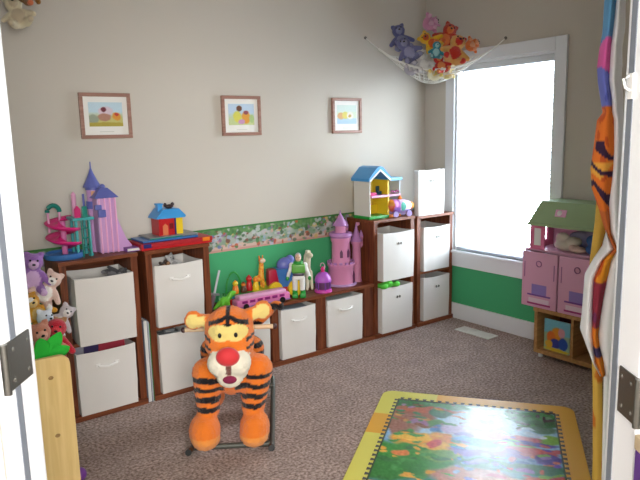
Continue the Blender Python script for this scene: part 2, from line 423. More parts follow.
# ball-catch keeper on the right jamb
lt = thing('door_latch', 'small white latch plate on the right door jamb above the hinge', 'latch')
lt.matrix_world = DM
obj('plate', MB().box(HW-0.004, HW, -0.03, -0.012, 1.50, 1.545, 0.001), P_WHITE, lt, smooth=False)
obj('hook', MB().tube([(HW-0.004, -0.021, 1.515), (HW-0.014, -0.024, 1.52), (HW-0.016, -0.02, 1.535), (HW-0.006, -0.02, 1.54)], 0.0022), P_WHITE, lt)

# ------------------------------------------------------------------ framed prints on the back wall
def framed(name, x0, x1, label, pic):
    w = x1-x0; h = 0.247; zc = 1.581
    t = thing(name, label, 'picture', ((x0+x1)/2, 0, zc), 0, 'framed prints in a row on the back wall')
    fw = 0.02
    poly = MB()
    for (a, b, c, d) in ((-w/2, w/2, h/2-fw, h/2), (-w/2, w/2, -h/2, -h/2+fw), (-w/2, -w/2+fw, -h/2+fw, h/2-fw), (w/2-fw, w/2, -h/2+fw, h/2-fw)):
        poly.box(a, b, -0.022, -0.0015, c, d, 0.003)
    obj('frame', poly, M_FRAME, t, smooth=False)
    obj('mat_board', MB().box(-w/2+fw, w/2-fw, -0.010, -0.0015, -h/2+fw, h/2-fw), mat('mat_board_white', (234, 232, 226), 0.8), t, smooth=False)
    pw, ph, dz = w*0.66, h*0.53, 0.008
    obj('print', MB().grid(lambda a, b: ((a-0.5)*pw, -0.0106, dz+(b-0.5)*ph), 54, 42), M_PRINT, t, smooth=False, col=lambda co: pic(co.x/pw+0.5, (co.z-dz)/ph+0.5))
    obj('caption_line', MB().box(-w*0.14, w*0.14, -0.0106, -0.0098, -h/2+fw+0.016, -h/2+fw+0.0185), mat('caption_ink', (190, 190, 180), 0.8), t, smooth=False)
sky = lambda u, v: mix((196, 190, 120), (190, 214, 226), min(1, max(0, (v-0.35)*4)))
framed('framed_print', -2.662, -2.379, 'leftmost of three wood-framed prints, meadow with dark red and orange flowers', painter(sky, [(0.5, 0.62, 0.22, 0.2, (214, 196, 206)), (0.44, 0.7, 0.08, 0.1, (110, 50, 60)), (0.45, 0.38, 0.2, 0.16, (176, 130, 110)), (0.82, 0.42, 0.13, 0.17, (218, 150, 60)), (0.83, 0.5, 0.07, 0.07, (190, 60, 50)), (0.12, 0.3, 0.16, 0.2, (150, 160, 140)), (0.5, 0.06, 0.7, 0.12, (176, 160, 70))]))
framed('framed_print', -1.803, -1.522, 'middle of three wood-framed prints, yellow blooms with a tall orange flower', painter(lambda u, v: mix((196, 208, 150), (186, 206, 226), min(1, max(0, (v-0.25)*3))), [(0.34, 0.4, 0.16, 0.26, (212, 206, 90)), (0.42, 0.78, 0.11, 0.13, (110, 70, 50)), (0.68, 0.36, 0.17, 0.3, (222, 156, 60)), (0.68, 0.58, 0.1, 0.1, (140, 70, 80)), (0.9, 0.3, 0.1, 0.2, (170, 196, 130)), (0.5, 0.15, 0.12, 0.12, (200, 150, 190))]))
framed('framed_print', -0.935, -0.666, 'rightmost of three wood-framed prints, pale blue pond with yellow lily pads', painter(lambda u, v: (176, 204, 224) if v < 0.3 else (208, 222, 200) if v < 0.65 else (206, 222, 214), [(0.2, 0.42, 0.18, 0.18, (214, 170, 120)), (0.42, 0.46, 0.16, 0.2, (218, 206, 110)), (0.68, 0.44, 0.17, 0.2, (232, 226, 214)), (0.66, 0.42, 0.08, 0.08, (190, 160, 90))]))

# ------------------------------------------------------------------ cube storage cabinets
SD = 0.30; PT = 0.035
def tall_cabinet(name, x0, x1, label, top=0.852):
    t = thing(name, label, 'cabinet', (x0, 0, 0), 0, 'cherry two-cube cabinets along the back wall')
    w = x1-x0; yf, yb = -0.31, -0.02
    obj('side_panel', MB().box(0, PT, yf, yb, 0, top-0.02, 0.002), M_CHERRYV, t, smooth=False)
    obj('side_panel', MB().box(w-PT, w, yf, yb, 0, top-0.02, 0.002), M_CHERRYV, t, smooth=False)
    obj('top_panel', MB().box(-0.004, w+0.004, yf-0.006, yb, top-0.02, top, 0.002), M_CHERRY, t, smooth=False)
    obj('middle_shelf', MB().box(PT, w-PT, yf+0.004, yb, 0.398, 0.416), M_CHERRY, t, smooth=False)
    obj('bottom_panel', MB().box(PT, w-PT, yf+0.001, yb, 0.001, 0.03), M_CHERRY, t, smooth=False)
    obj('back_panel', MB().box(PT, w-PT, yb-0.006, yb, 0.03, top-0.02), M_CHERRY, t, smooth=False)
    obj('base_rail', MB().box(-0.004, w+0.004, yf-0.014, yf, 0, 0.03, 0.002), M_CHERRY, t, smooth=False)
    return t
tall_cabinet('cube_cabinet', -2.915, -2.513, 'dark cherry two-cube cabinet under the castle with the spiral slide')
tall_cabinet('cube_cabinet', -2.467, -2.088, 'dark cherry two-cube cabinet under the red game box')
tall_cabinet('cube_cabinet', -0.82, -0.422, 'dark cherry two-cube cabinet under the blue-roofed dollhouse')
tall_cabinet('cube_cabinet', -0.392, -0.004, 'dark cherry two-cube cabinet in the corner beside the window', 0.842)
lo = thing('low_cube_cabinet', 'long low dark cherry three-cube cabinet between the tall ones, topped with toys', 'cabinet', (-2.083, 0, 0))
LT = 0.408
Wd = 1.255
obj('top_panel', MB().box(0, Wd, -0.318, -0.02, LT-0.022, LT, 0.002), M_CHERRY, lo, smooth=False)
obj('bottom_panel', MB().box(0, Wd, -0.31, -0.02, 0.001, 0.03), M_CHERRY, lo, smooth=False)
obj('base_rail', MB().box(0, Wd, -0.324, -0.31, 0, 0.03, 0.002), M_CHERRY, lo, smooth=False)
obj('back_panel', MB().box(0, Wd, -0.026, -0.02, 0.03, LT-0.022), M_CHERRY, lo, smooth=False)
for a, b, nm in ((0.0, PT, 'side_panel'), (0.405, 0.455, 'divider'), (0.752, 0.832, 'divider'), (Wd-0.085, Wd, 'side_panel')):
    obj(nm, MB().box(a, b, -0.308, -0.026, 0.03, LT-0.022, 0.002), M_CHERRYV, lo, smooth=False)

# ------------------------------------------------------------------ canvas bins
def bin_mesh(w, d, h, seed):
    """open canvas box: front at y = -d/2; slightly slumped walls with thickness"""
    def ring(f, z, n=10):
        pts = []
        c = [(-w/2*f, -d/2*f), (w/2*f, -d/2*f), (w/2*f, d/2*f), (-w/2*f, d/2*f)]
        for k in range(4):
            a = Vector(c[k]); b = Vector(c[(k+1) % 4])
            for i in range(n):
                t = i/n; p = a.lerp(b, t)
                bulge = math.sin(PI*t)*0.006*math.sin(PI*min(1, z/h))
                nrm = Vector(((b-a).y, -(b-a).x)).normalized()
                p = p+nrm*(bulge+0.003*noise.noise((p.x*14+seed, p.y*14, z*14)))
                zz = z-(0.006*math.sin(PI*t) if z > h*0.96 else 0)
                pts.append((p.x, p.y, zz))
        return pts
    mb = MB(); rings = []
    for f, z in [(0.975, 0), (0.985, h*0.2), (1.0, h*0.4), (1.0, h*0.6), (1.0, h*0.8), (1.0, h*0.93), (1.005, h), (0.985, h+0.001), (0.975, h*0.93), (0.965, h*0.5), (0.95, 0.006)]:
        rings.append([mb.bm.verts.new(p) for p in ring(f, z)])
    for a, b in zip(rings, rings[1:]):
        n = len(a)
        for k in range(n): mb.bm.faces.new((a[k], a[(k+1) % n], b[(k+1) % n], b[k]))
    mb.bm.faces.new(rings[0][::-1]); mb.bm.faces.new(rings[-1])
    return mb
def canvas_bin(x0, x1, z, h, yfront, style, label, rz=0, d=0.26, group='off-white canvas bins in the cabinets'):
    w = x1-x0
    t = thing('canvas_bin', label, 'bin', ((x0+x1)/2, yfront+d/2, z), rz, group)
    obj('body', bin_mesh(w, d, h, x0*7), M_BIN, t)
    if style == 'strap':
        pts = [(-0.05, -d/2-0.003, h*0.76), (-0.045, -d/2-0.012, h*0.755), (0, -d/2-0.02, h*0.735), (0.045, -d/2-0.012, h*0.755), (0.05, -d/2-0.003, h*0.76)]
        obj('strap_handle', MB().tube(pts, 0.007, 8), M_STRAP, t)
        for s in (-1, 1): obj('strap_tab', MB().box(s*0.05-0.012, s*0.05+0.012, -d/2-0.008, -d/2+0.002, h*0.745, h*0.79, 0.002), M_STRAP, t, smooth=False)
    elif style == 'grommet':
        M = Matrix.Translation((0, -d/2-0.005, h*0.76)) @ Matrix.Rotation(PI/2, 4, 'X')
        obj('label_plate', MB().box(-0.026, 0.026, -d/2-0.009, -d/2-0.002, h*0.735, h*0.785, 0.004), M_STRAP, t, smooth=False)
        for s in (-1, 1): obj('grommet', MB().lathe([(0.004, 0), (0.0095, 0), (0.0095, 0.006), (0.004, 0.007)], n=16, M=Matrix.Translation((s*0.012, 0, 0)) @ M), M_GROM, t)
    return t
canvas_bin(-2.857, -2.563, 0.4165, 0.352, -0.385, 'none', 'canvas bin pulled out above the magazines, a grey plush lying in it', math.radians(-3))
canvas_bin(-2.876, -2.568, 0.031, 0.337, -0.335, 'strap', 'canvas bin at floor level in the leftmost cabinet, magazines sticking out')
canvas_bin(-2.428, -2.142, 0.4165, 0.35, -0.33, 'strap', 'canvas bin holding brown and white toys under the red game box')
canvas_bin(-2.428, -2.138, 0.031, 0.345, -0.33, 'none', 'canvas bin at floor level behind the tiger rocker\'s left ear')
canvas_bin(-2.02, -1.70, 0.031, 0.327, -0.318, 'strap', 'canvas bin in the low cabinet half hidden behind the tiger rocker')
canvas_bin(-1.614, -1.345, 0.031, 0.327, -0.318, 'strap', 'canvas bin in the middle cube of the low cabinet')
canvas_bin(-1.243, -0.937, 0.031, 0.325, -0.318, 'strap', 'canvas bin in the low cabinet right below the pink castle')
canvas_bin(-0.776, -0.474, 0.4165, 0.345, -0.36, 'grommet', 'canvas bin pushed above the bright green toy')
canvas_bin(-0.776, -0.474, 0.031, 0.335, -0.345, 'grommet', 'canvas bin holding the bright green toy, at floor level')
canvas_bin(-0.328, -0.045, 0.4165, 0.335, -0.318, 'grommet', 'upper canvas bin in the corner cabinet next to the window')
canvas_bin(-0.328, -0.045, 0.031, 0.335, -0.318, 'grommet', 'floor level canvas bin in the corner cabinet next to the window')
canvas_bin(-0.385, -0.108, 0.8435, 0.335, -0.316, 'grommet', 'folded flat white canvas bin standing upright on the corner cabinet', d=0.045, group='canvas bin out of its cabinet')

# ------------------------------------------------------------------ plush toys
def plush(name, label, cat, loc, s, rot, body, belly=None, ears='round', ear_c=None, group=None, voxel=None, snout=True):
    t = thing(name, label, cat, loc, 0, group); t.rotation_euler = rot; 
    ear_c = ear_c or body; belly = belly or mix(body, (255, 250, 240), 0.5)
    bl_ = [((0, 0, 0.42*s), (0.27*s, 0.23*s, 0.32*s)), ((0, -0.03*s, 0.86*s), (0.25*s, 0.23*s, 0.23*s)), ((0.2*s, -0.05*s, 0.55*s), (0.42*s, -0.22*s, 0.34*s), 0.1*s, 0.085*s), ((-0.2*s, -0.05*s, 0.55*s), (-0.42*s, -0.22*s, 0.34*s), 0.1*s, 0.085*s), ((0.16*s, -0.08*s, 0.2*s), (0.27*s, -0.42*s, 0.11*s), 0.13*s, 0.1*s), ((-0.16*s, -0.08*s, 0.2*s), (-0.27*s, -0.42*s, 0.11*s), 0.13*s, 0.1*s), ((0, 0, 0.6*s), (0, -0.02*s, 0.8*s), 0.16*s, 0.16*s)]
    if snout: bl_.append(((0, -0.22*s, 0.8*s), (0.12*s, 0.1*s, 0.09*s)))
    if ears == 'round': bl_ += [((0.18*s, 0, 1.06*s), (0.09*s, 0.05*s, 0.09*s)), ((-0.18*s, 0, 1.06*s), (0.09*s, 0.05*s, 0.09*s))]
    if ears == 'long': bl_ += [((0.1*s, 0, 1.02*s), (0.2*s, 0.02*s, 1.42*s), 0.08*s, 0.06*s), ((-0.1*s, 0, 1.02*s), (-0.2*s, 0.02*s, 1.42*s), 0.08*s, 0.06*s)]
    def c(p):
        q = p/s
        if snout and (q-Vector((0, -0.25, 0.8))).length < 0.13: return belly
        if (Vector((q.x/0.19, (q.y+0.2)/0.14, (q.z-0.42)/0.24))).length < 1: return belly
        if abs(q.x) > 0.2 and q.z < 0.22 and q.y < -0.38: return belly
        if q.z > 1.0 and abs(q.x) > 0.1: return ear_c
        return body
    soft('body', bl_, M_FUR, t, voxel or max(0.004, 0.04*s), c, 3)
    for k in (-1, 1): obj('eye', MB().ell((k*0.09*s, -0.235*s, 0.93*s), 0.028*s, 8), M_BLACK, t)
    obj('nose', MB().ell((0, -0.325*s, 0.83*s), (0.045*s, 0.03*s, 0.032*s), 8), M_BLACK, t)
    return t
R = math.radians

# net hammocks
def hammock(h1, h2, corner, sag, label, bulge):
    t = thing('toy_hammock', label, 'hammock', (0, 0, 0), 0)
    h1, h2, c0 = map(Vector, (h1, h2, corner))
    mid = (h1+h2)/2+Vector(bulge)
    e1 = h1.lerp(mid, 0.16); e2 = h2.lerp(mid, 0.16)
    def rim(a):
        a = 0.1+0.8*a
        return h1*(1-a)**2+mid*2*a*(1-a)+h2*a*a
    cc = c0+Vector((0, 0, 0))
    def S(a, b):
        p = cc.lerp(rim(a), 0.15+0.85*b)
        p.z -= sag*math.sin(PI*(0.1+0.8*a))**0.8*math.sin(PI*b)**0.8
        return p
    net = MB()
    n = 22
    for k in range(n+1):
        a = k/n; net.tube([S(a, j/12) for j in range(13)], 0.0038, 4)
    for k in range(1, 14):
        b = k/13; net.tube([S(j/22, b) for j in range(23)], 0.0038, 4)
    obj('net', net, M_NET, t)
    obj('rim_cord', MB().tube([rim(j/24) for j in range(25)], 0.008, 6), M_NET, t)
    obj('corner_cord', MB().tube([h1, h1.lerp(rim(0), 0.5)-Vector((0, 0, 0.004)), rim(0)], 0.004, 6), M_NET, t)
    obj('corner_cord', MB().tube([h2, h2.lerp(rim(1), 0.5)-Vector((0, 0, 0.004)), rim(1)], 0.004, 6), M_NET, t)
    for h in (h1, h2): obj('hook', MB().ell(h, 0.011, 10), M_GROM, t)
    return S
S1 = hammock((-0.611, -0.006, 2.13), (0.006, -0.752, 2.074), (-0.03, -0.03, 2.1), 0.16, 'white net hammock of plush toys strung across the corner by the window', (-0.22, -0.22, -0.46))
# plush toys lying in the hammock: (px hint kept out) positions in metres
G1 = 'plush toys in the corner hammock'
def hp(label, name, cat, loc, s, rot, body, **k): return plush(name, label, cat, loc, s, rot, body, group=G1, **k)
cam_rz = R(-37)
HT = [
 ('grey blue plush bear at the left end of the corner hammock', 'plush_bear', (-0.459, -0.272, 2.024), 0.19, (-15, -28), (104, 106, 150), dict(belly=(146, 146, 178))),
 ('slate blue plush elephant at the back left of the corner hammock', 'plush_elephant', (-0.396, -0.137, 2.127), 0.19, (-10, -12), (88, 92, 140), dict(belly=(130, 132, 166))),
 ('pale grey plush mouse low in the corner hammock, under the blue bear', 'plush_mouse', (-0.439, -0.292, 1.907), 0.14, (-35, 30), (176, 172, 184), dict(belly=(206, 200, 204))),
 ('white plush lamb in the middle of the corner hammock', 'plush_lamb', (-0.395, -0.365, 1.929), 0.16, (-25, -14), (206, 202, 200), dict(belly=(226, 224, 220))),
 ('golden yellow plush bear near the top of the corner hammock', 'plush_bear', (-0.333, -0.372, 2.073), 0.17, (-15, -50), (226, 178, 40), dict(belly=(200, 90, 40))),
 ('pink plush rabbit topmost in the corner hammock', 'plush_rabbit', (-0.261, -0.303, 2.21), 0.16, (-50, 65), (206, 140, 176), dict(belly=(220, 170, 196), ears='long')),
 ('teal plush bird wedged in the corner hammock beside the white lamb', 'plush_bird', (-0.371, -0.464, 2.006), 0.12, (-10, 10), (50, 140, 156), dict(ears='none')),
 ('big tan plush bear with red ears at the right of the corner hammock', 'plush_bear', (-0.248, -0.526, 2.006), 0.22, (-20, 22), (222, 168, 90), dict(belly=(196, 50, 36), ear_c=(200, 50, 30))),
 ('red plush dog low in the corner hammock, in front of the tan bear', 'plush_dog', (-0.352, -0.484, 1.912), 0.14, (-20, -15), (196, 48, 38), dict(belly=(226, 140, 80))),
 ('rust red plush fox behind the tan bear in the corner hammock', 'plush_fox', (-0.2, -0.399, 2.113), 0.20, (-10, 30), (190, 60, 36), dict(belly=(222, 120, 60))),
 ('cream plush duck at the lowest point of the corner hammock', 'plush_duck', (-0.35, -0.427, 1.864), 0.15, (-40, 20), (232, 224, 190), dict(belly=(236, 212, 120), ears='none')),
 ('pale yellow plush chick low on the right side of the corner hammock', 'plush_chick', (-0.268, -0.473, 1.877), 0.15, (-30, 40), (232, 216, 150), dict(ears='none')),
 ('orange plush cat at the right tip of the corner hammock', 'plush_cat', (-0.143, -0.586, 2.039), 0.13, (-40, 65), (214, 112, 50), dict(belly=(226, 160, 120)))]
for lb, nm, loc, s_, (rx, ry), c, k in HT:
    e_ = Euler((R(rx), R(ry), cam_rz)); base_ = Vector(loc)-e_.to_matrix() @ Vector((0, 0, 0.6*s_))   # loc is the middle of the toy
    hp(lb, nm, 'plush toy', base_, s_, (R(rx), R(ry), cam_rz), c, **k)

S2 = hammock((-2.74, -0.006, 2.36), (-3.494, -0.78, 2.36), (-3.46, -0.04, 2.4), 0.16, 'white net hammock high in the left back corner with two plush toys', (0.12, -0.12, -0.42))
G2 = 'plush toys in the left hammock'
plush('plush_bear', 'cream plush bear hanging low in the left hammock', 'plush toy', (-2.955, -0.25, 1.965), 0.16, (R(-20), R(-15), R(-12)), (224, 212, 180), belly=(206, 190, 160), group=G2)
plush('plush_dog', 'brown and black plush dog on the cream bear in the left hammock', 'plush toy', (-2.985, -0.33, 2.07), 0.15, (R(-10), R(35), R(-12)), (140, 96, 36), belly=(214, 120, 80), ear_c=(20, 20, 24), group=G2)

# ------------------------------------------------------------------ toy rack with plush pile on the left
rk = thing('toy_rack', 'light pine toy rack with rounded end panel beside the left door', 'rack', (-3.3, -0.87, 0))
def endpanel(y):
    w, h, r = 0.155, 0.705, 0.035
    poly = [(-w, 0), (w, 0), (w, h-r)]+[(w-r+r*math.cos(a*PI/12), h-r+r*math.sin(a*PI/12)) for a in range(1, 6)]+[(w-r, h), (-w+r, h)]+[(-w+r-r*math.sin(a*PI/12), h-r+r*math.cos(a*PI/12)) for a in range(1, 6)]+[(-w, h-r)]
    return MB().prism(poly, y-0.009, y+0.009, 'XZ')
obj('end_panel', endpanel(-0.42), M_PINE, rk, smooth=False)
obj('end_panel', endpanel(0.42), M_PINE, rk, smooth=False)
for xx, zz in ((0.087, 0.632), (0.091, 0.415), (0.093, 0.18)):
    obj('dowel_plug', MB().ell((xx, -0.429, zz), (0.009, 0.004, 0.007), 12), mat('plug_wood', (150, 116, 70), 0.6), rk)
for xx, zz in ((0.12, 0.60), (0.09, 0.415), (0.093, 0.18), (-0.1, 0.6), (-0.1, 0.3)):
    obj('dowel', MB().rod((xx, -0.42, zz), (xx, 0.42, zz), 0.008, n=10), M_PINE, rk)
obj('toy_tray', MB().box(-0.13, 0.2, -0.20, 0.41, 0.50, 0.515).box(0.19, 0.2, -0.2, 0.41, 0.515, 0.53), plast('dark_grey_plastic', (70, 62, 60)), rk, smooth=False)
obj('toy_tray', MB().box(-0.13, 0.13, -0.41, 0.41, 0.16, 0.18).box(0.118, 0.13, -0.41, 0.41, 0.18, 0.25), P_GREY, rk, smooth=False)
G3 = 'plush toys piled on the rack'
for (nm, lb, loc, s, rot, body, k) in [
    ('plush_rabbit', 'lilac plush rabbit topmost of the pile by the left door', (-3.10, -0.56, 0.79), 0.13, (0, R(8), R(-10)), (150, 104, 176), dict(belly=(206, 170, 210), ears='round')),
    ('plush_lamb', 'pinkish cream plush lamb sticking out under the lilac rabbit', (-3.08, -0.58, 0.73), 0.12, (R(-10), R(30), R(-20)), (222, 190, 176), dict(belly=(236, 232, 226))),
    ('plush_bear', 'golden plush bear halfway down the pile by the left door', (-3.07, -0.62, 0.64), 0.12, (R(-10), R(-20), R(5)), (222, 160, 48), dict(belly=(226, 190, 120))),
    ('plush_mouse', 'pale grey plush mouse in the pile, right of the golden bear', (-3.055, -0.66, 0.62), 0.1, (R(-10), R(40), R(-10)), (190, 180, 184), dict(belly=(226, 220, 216))),
    ('plush_cat', 'white plush cat low in the pile against the left door jamb', (-3.11, -0.78, 0.60), 0.11, (R(-10), R(10), R(20)), (216, 222, 230), dict(belly=(190, 200, 214))),
    ('plush_dog', 'brown plush dog low in the pile beside the tall cabinet', (-3.085, -0.74, 0.55), 0.115, (R(-10), R(15), R(-20)), (164, 118, 76), dict(belly=(206, 170, 120), ears='round')),
    ('plush_bird', 'red plush bird just behind the green leafy toy', (-3.115, -0.9, 0.565), 0.13, (R(-5), R(10), R(-15)), (180, 34, 52), dict(ears='none', belly=(206, 60, 70))),
    ('plush_bear', 'pinkish brown plush bear beside the red bird, lowest in the pile', (-3.135, -0.95, 0.57), 0.13, (R(-5), R(-10), R(0)), (190, 124, 100), dict(belly=(214, 160, 140)))]:
    plush(nm, lb, 'plush toy', (loc[0], loc[1], loc[2]-0.015), s*1.3, rot, body, group=G3, **k)
# green leafy plush above the panel
lf = thing('leaf_toy', 'bright green felt leaf toy spread on top of the pine rack panel', 'plush toy', (-3.198, -1.2, 0.67)); lf.scale = (0.78, 0.8, 0.72)
for k, (a, b, ln) in enumerate(((-0.9, 0.1, 0.10), (-0.25, -0.05, 0.13), (0.45, 0.05, 0.15), (1.05, -0.1, 0.11))):
    def leaf(u, v, a=a, b=b, ln=ln):
        w = 0.036*math.sin(PI*min(1, 0.08+0.92*u))**0.7*(2*v-1)
        d = Vector((math.sin(a), b, math.cos(a))); q = Vector((math.cos(a), 0, -math.sin(a)))
        p = d*ln*u+q*w; p.y -= 0.03*u*u-8*w*w*1.0; return p
    obj('leaf', MB().grid(leaf, 12, 6), mat('green_felt', (40, 176, 56), 0.9, bump=0.2, bscale=200), lf, solid=0.006)
obj('stalk', MB().ell((0, 0, 0), (0.05, 0.03, 0.022), 12), MATS['green_felt'], lf)
tag(obj('toy_ball', MB().ell((-3.052, -0.905, 0.031), 0.03, 16), P_PURP), 'small purple ball on the carpet next to the pine rack', 'ball')

# ------------------------------------------------------------------ folders between the two left cabinets
def folder(x0, x1, yf, z1, m, label):
    t = thing('folder', label, 'folder', ((x0+x1)/2, 0, 0), 0, 'folders filed between the two left cabinets')
    w = x1-x0
    obj('cover', MB().box(-w/2, -w/2+0.002, yf, -0.05, 0.001, z1).box(w/2-0.002, w/2, yf, -0.05, 0.001, z1).box(-w/2, w/2, -0.05, -0.047, 0.001, z1), m, t, smooth=False)
    obj('pages', MB().box(-w/2+0.002, w/2-0.002, yf+0.006, -0.05, 0.004, z1-0.006), mat('paper_edges', (226, 226, 222), 0.9), t, smooth=False)
folder(-2.511, -2.487, -0.325, 0.475, mat('grey_card', (120, 126, 140), 0.7), 'thick grey folder upright in the gap between the left cabinets')
folder(-2.486, -2.479, -0.32, 0.463, mat('pale_card', (190, 196, 206), 0.7), 'pale blue folder next to the thick grey one')
folder(-2.478, -2.4705, -0.31, 0.45, mat('green_card', (60, 140, 60), 0.7), 'thin green folder furthest right in the gap')
# magazines in the lower left bin, toys in the bins
for k, (xa, rot, c, lb) in enumerate(((-2.80, 8, (178, 176, 190), 'pale magazine leaning in the lower left bin'), (-2.74, 20, (70, 60, 110), 'dark violet magazine leaning in the lower left bin'), (-2.68, 30, (190, 60, 80), 'red magazine leaning in the lower left bin'))):
    o = obj('magazine', MB().box(-0.10, 0.10, -0.004, 0.004, 0, 0.30, 0.0015), mat('mag%d' % k, c, 0.4), None, smooth=False, loc=(xa+0.02, -0.21-0.012*k, 0.085), rot=(R(-12), R(rot*0.35), R(4))); tag(o, lb, 'magazine', 'magazines in the lower left bin')
plush('plush_elephant', 'dark grey plush elephant lying in the pulled out bin', 'plush toy', (-2.66, -0.22, 0.74), 0.11, (R(60), R(80), R(20)), (72, 72, 76), belly=(120, 120, 124))
plush('plush_dog', 'dark brown plush dog in the bin under the red game box', 'plush toy', (-2.36, -0.2, 0.70), 0.1, (R(-20), R(60), R(0)), (70, 52, 44), belly=(196, 150, 110))
plush('plush_lamb', 'white plush lamb in the bin under the red game box', 'plush toy', (-2.24, -0.19, 0.69), 0.1, (R(-10), R(-20), R(10)), (206, 206, 206), belly=(170, 170, 170))
tag(obj('toy_car', MB().box(-0.06, 0.06, -0.03, 0.03, 0.0, 0.03, 0.008).box(-0.03, 0.03, -0.026, 0.026, 0.03, 0.05, 0.008), P_GREY, None, loc=(-2.33, -0.23, 0.325)), 'grey toy car in the floor level bin left of the tiger', 'toy car')
tag(obj('magazine', MB().box(-0.10, 0.10, -0.1, 0.1, 0, 0.006, 0.001), mat('mag9', (176, 182, 178), 0.5), None, smooth=False, loc=(-1.085, -0.18, 0.345), rot=(R(5), R(-4), 0)), 'grey magazine lying in the bin below the pink castle', 'magazine')
tag(obj('magazine', MB().box(-0.10, 0.10, -0.1, 0.1, 0, 0.006, 0.001), mat('mag8', (150, 160, 170), 0.5), None, smooth=False, loc=(-1.48, -0.18, 0.348), rot=(R(4), R(3), 0)), 'blue grey magazine lying in the low cabinet\'s middle bin', 'magazine')
# bright green toy in bin D
gt = soft('plush_frog', [((0, 0, 0), (0.075, 0.05, 0.03)), ((0.06, -0.05, 0.005), (0.03, 0.03, 0.02)), ((-0.06, -0.05, 0.005), (0.035, 0.03, 0.02)), ((0, -0.03, 0.02), (0.035, 0.03, 0.025)), ((0.09, -0.02, 0), (0.03, 0.02, 0.02))], mat('lime_fleece', (90, 196, 70), 0.9), None, 0.005)
gt.location = (-0.70, -0.295, 0.375); tag(gt, 'bright green plush lying over the rim of a floor level bin', 'plush toy')

# ------------------------------------------------------------------ castle with the spiral slide (on the leftmost cabinet)
A0 = 0.853
ct = thing('toy_castle', 'pink and lavender toy castle with magenta spiral slide and blue roofs', 'toy castle', (-2.70, -0.165, A0))
def L(x): return x+2.70
obj('pool_base', MB().lathe([(0.095, 0), (0.1, 0.008), (0.1, 0.026), (0.09, 0.03), (0.085, 0.018)], L(-2.85), -0.02), P_BLUE, ct)
hel = []
def slide(u, v):
    a = 2.1*PI*2*u+0.25*PI; r = 0.05; z = 0.19-0.155*u
    w = (v-0.5)*2; rr = r+0.037*w
    return Vector((L(-2.845)+rr*math.cos(a), -0.02+rr*math.sin(a), z+0.02*w*w))
obj('spiral_slide', MB().grid(slide, 90, 6), plast('hot_pink_plastic', (216, 40, 124)), ct, solid=0.006)
obj('slide_pole', MB().cyl(L(-2.845), -0.02, 0.018, 0.19, 0.014), P_PINK, ct)
for xx, yy in ((-2.79, -0.06), (-2.725, -0.06), (-2.79, 0.02), (-2.725, 0.02)):
    obj('column', MB().cyl(L(xx), yy, 0, 0.195, 0.008, 10).cyl(L(xx), yy, 0, 0.012, 0.013, 10), P_AQUA, ct)
obj('platform', MB().box(L(-2.81), L(-2.70), -0.08, 0.04, 0.19, 0.205, 0.004), P_AQUA, ct, smooth=False)
obj('ladder', MB().rod((L(-2.77), -0.085, 0.0), (L(-2.77), -0.085, 0.19), 0.004).rod((L(-2.735), -0.085, 0.0), (L(-2.735), -0.085, 0.19), 0.004).rod((L(-2.77), -0.085, 0.05), (L(-2.735), -0.085, 0.05), 0.004).rod((L(-2.77), -0.085, 0.1), (L(-2.735), -0.085, 0.1), 0.004).rod((L(-2.77), -0.085, 0.15), (L(-2.735), -0.085, 0.15), 0.004), P_TEAL, ct)
obj('gate', MB().prism([(L(-2.795)-0.0, 0.205), (L(-2.765), 0.205), (L(-2.765), 0.25), (L(-2.78), 0.268), (L(-2.795), 0.25)], -0.07, -0.06, 'XZ'), P_MAG, ct, smooth=False)
obj('gate', MB().box(L(-2.758), L(-2.732), -0.075, -0.065, 0.205, 0.262, 0.003), P_TEAL, ct, smooth=False)
obj('banner_post', MB().cyl(L(-2.775), 0.0, 0.205, 0.318, 0.012, 14).cone(L(-2.775), 0.0, 0.318, 0.335, 0.014, 0.002, 14), P_LPINK, ct)
obj('post', MB().cyl(L(-2.725), 0.0, 0.205, 0.32, 0.006, 10), P_SLATE, ct)
ar = [(L(-2.875)+0.03*math.cos(PI-k*PI/10), 0.02, 0.235+0.035*math.sin(k*PI/10)) for k in range(11)]
obj('arch_roof', MB().tube(ar, 0.012, 8), P_TEAL, ct)
obj('arch_frame', MB().rod((L(-2.903), 0.02, 0.13), (L(-2.903), 0.02, 0.235), 0.006).rod((L(-2.847), 0.02, 0.13), (L(-2.847), 0.02, 0.235), 0.006).rod((L(-2.903), 0.02, 0.15), (L(-2.847), 0.02, 0.15), 0.006), P_LPINK, ct)
tw = obj('front_tower', MB().box(L(-2.675), L(-2.570), -0.06, 0.06, 0, 0.295, 0.014), P_LAV, ct, smooth=True)
for k in range(4): obj('corner_rib', MB().rod((L(-2.664+0.028*k), -0.0615, 0.0), (L(-2.664+0.028*k), -0.0615, 0.295), 0.005, n=8), P_LPINK, tw)
obj('tower_ramp', MB().prism([(L(-2.572), 0), (L(-2.502), 0), (L(-2.502), 0.03), (L(-2.53), 0.07), (L(-2.56), 0.15), (L(-2.572), 0.19)], -0.05, 0.05, 'XZ'), P_LAV, ct, smooth=False)
obj('tower_roof', MB().cone(L(-2.622), 0, 0.295, 0.345, 0.09, 0.03, 4, M=Matrix.Translation((L(-2.622), 0, 0)) @ Matrix.Rotation(PI/4, 4, 'Z') @ Matrix.Translation((-L(-2.622), 0, 0))), P_SLATE, ct, smooth=False)
obj('roof_ornament', MB().ell((L(-2.622), 0, 0.352), (0.016, 0.012, 0.014), 10), P_SLATE, ct)
obj('back_tower', MB().cyl(L(-2.66), 0.05, 0.0, 0.35, 0.032, 16), P_LAV, ct)
obj('tower_ring', MB().cyl(L(-2.66), 0.05, 0.235, 0.275, 0.038, 16).cyl(L(-2.66), 0.05, 0.335, 0.352, 0.036, 16), P_SLATE, ct)
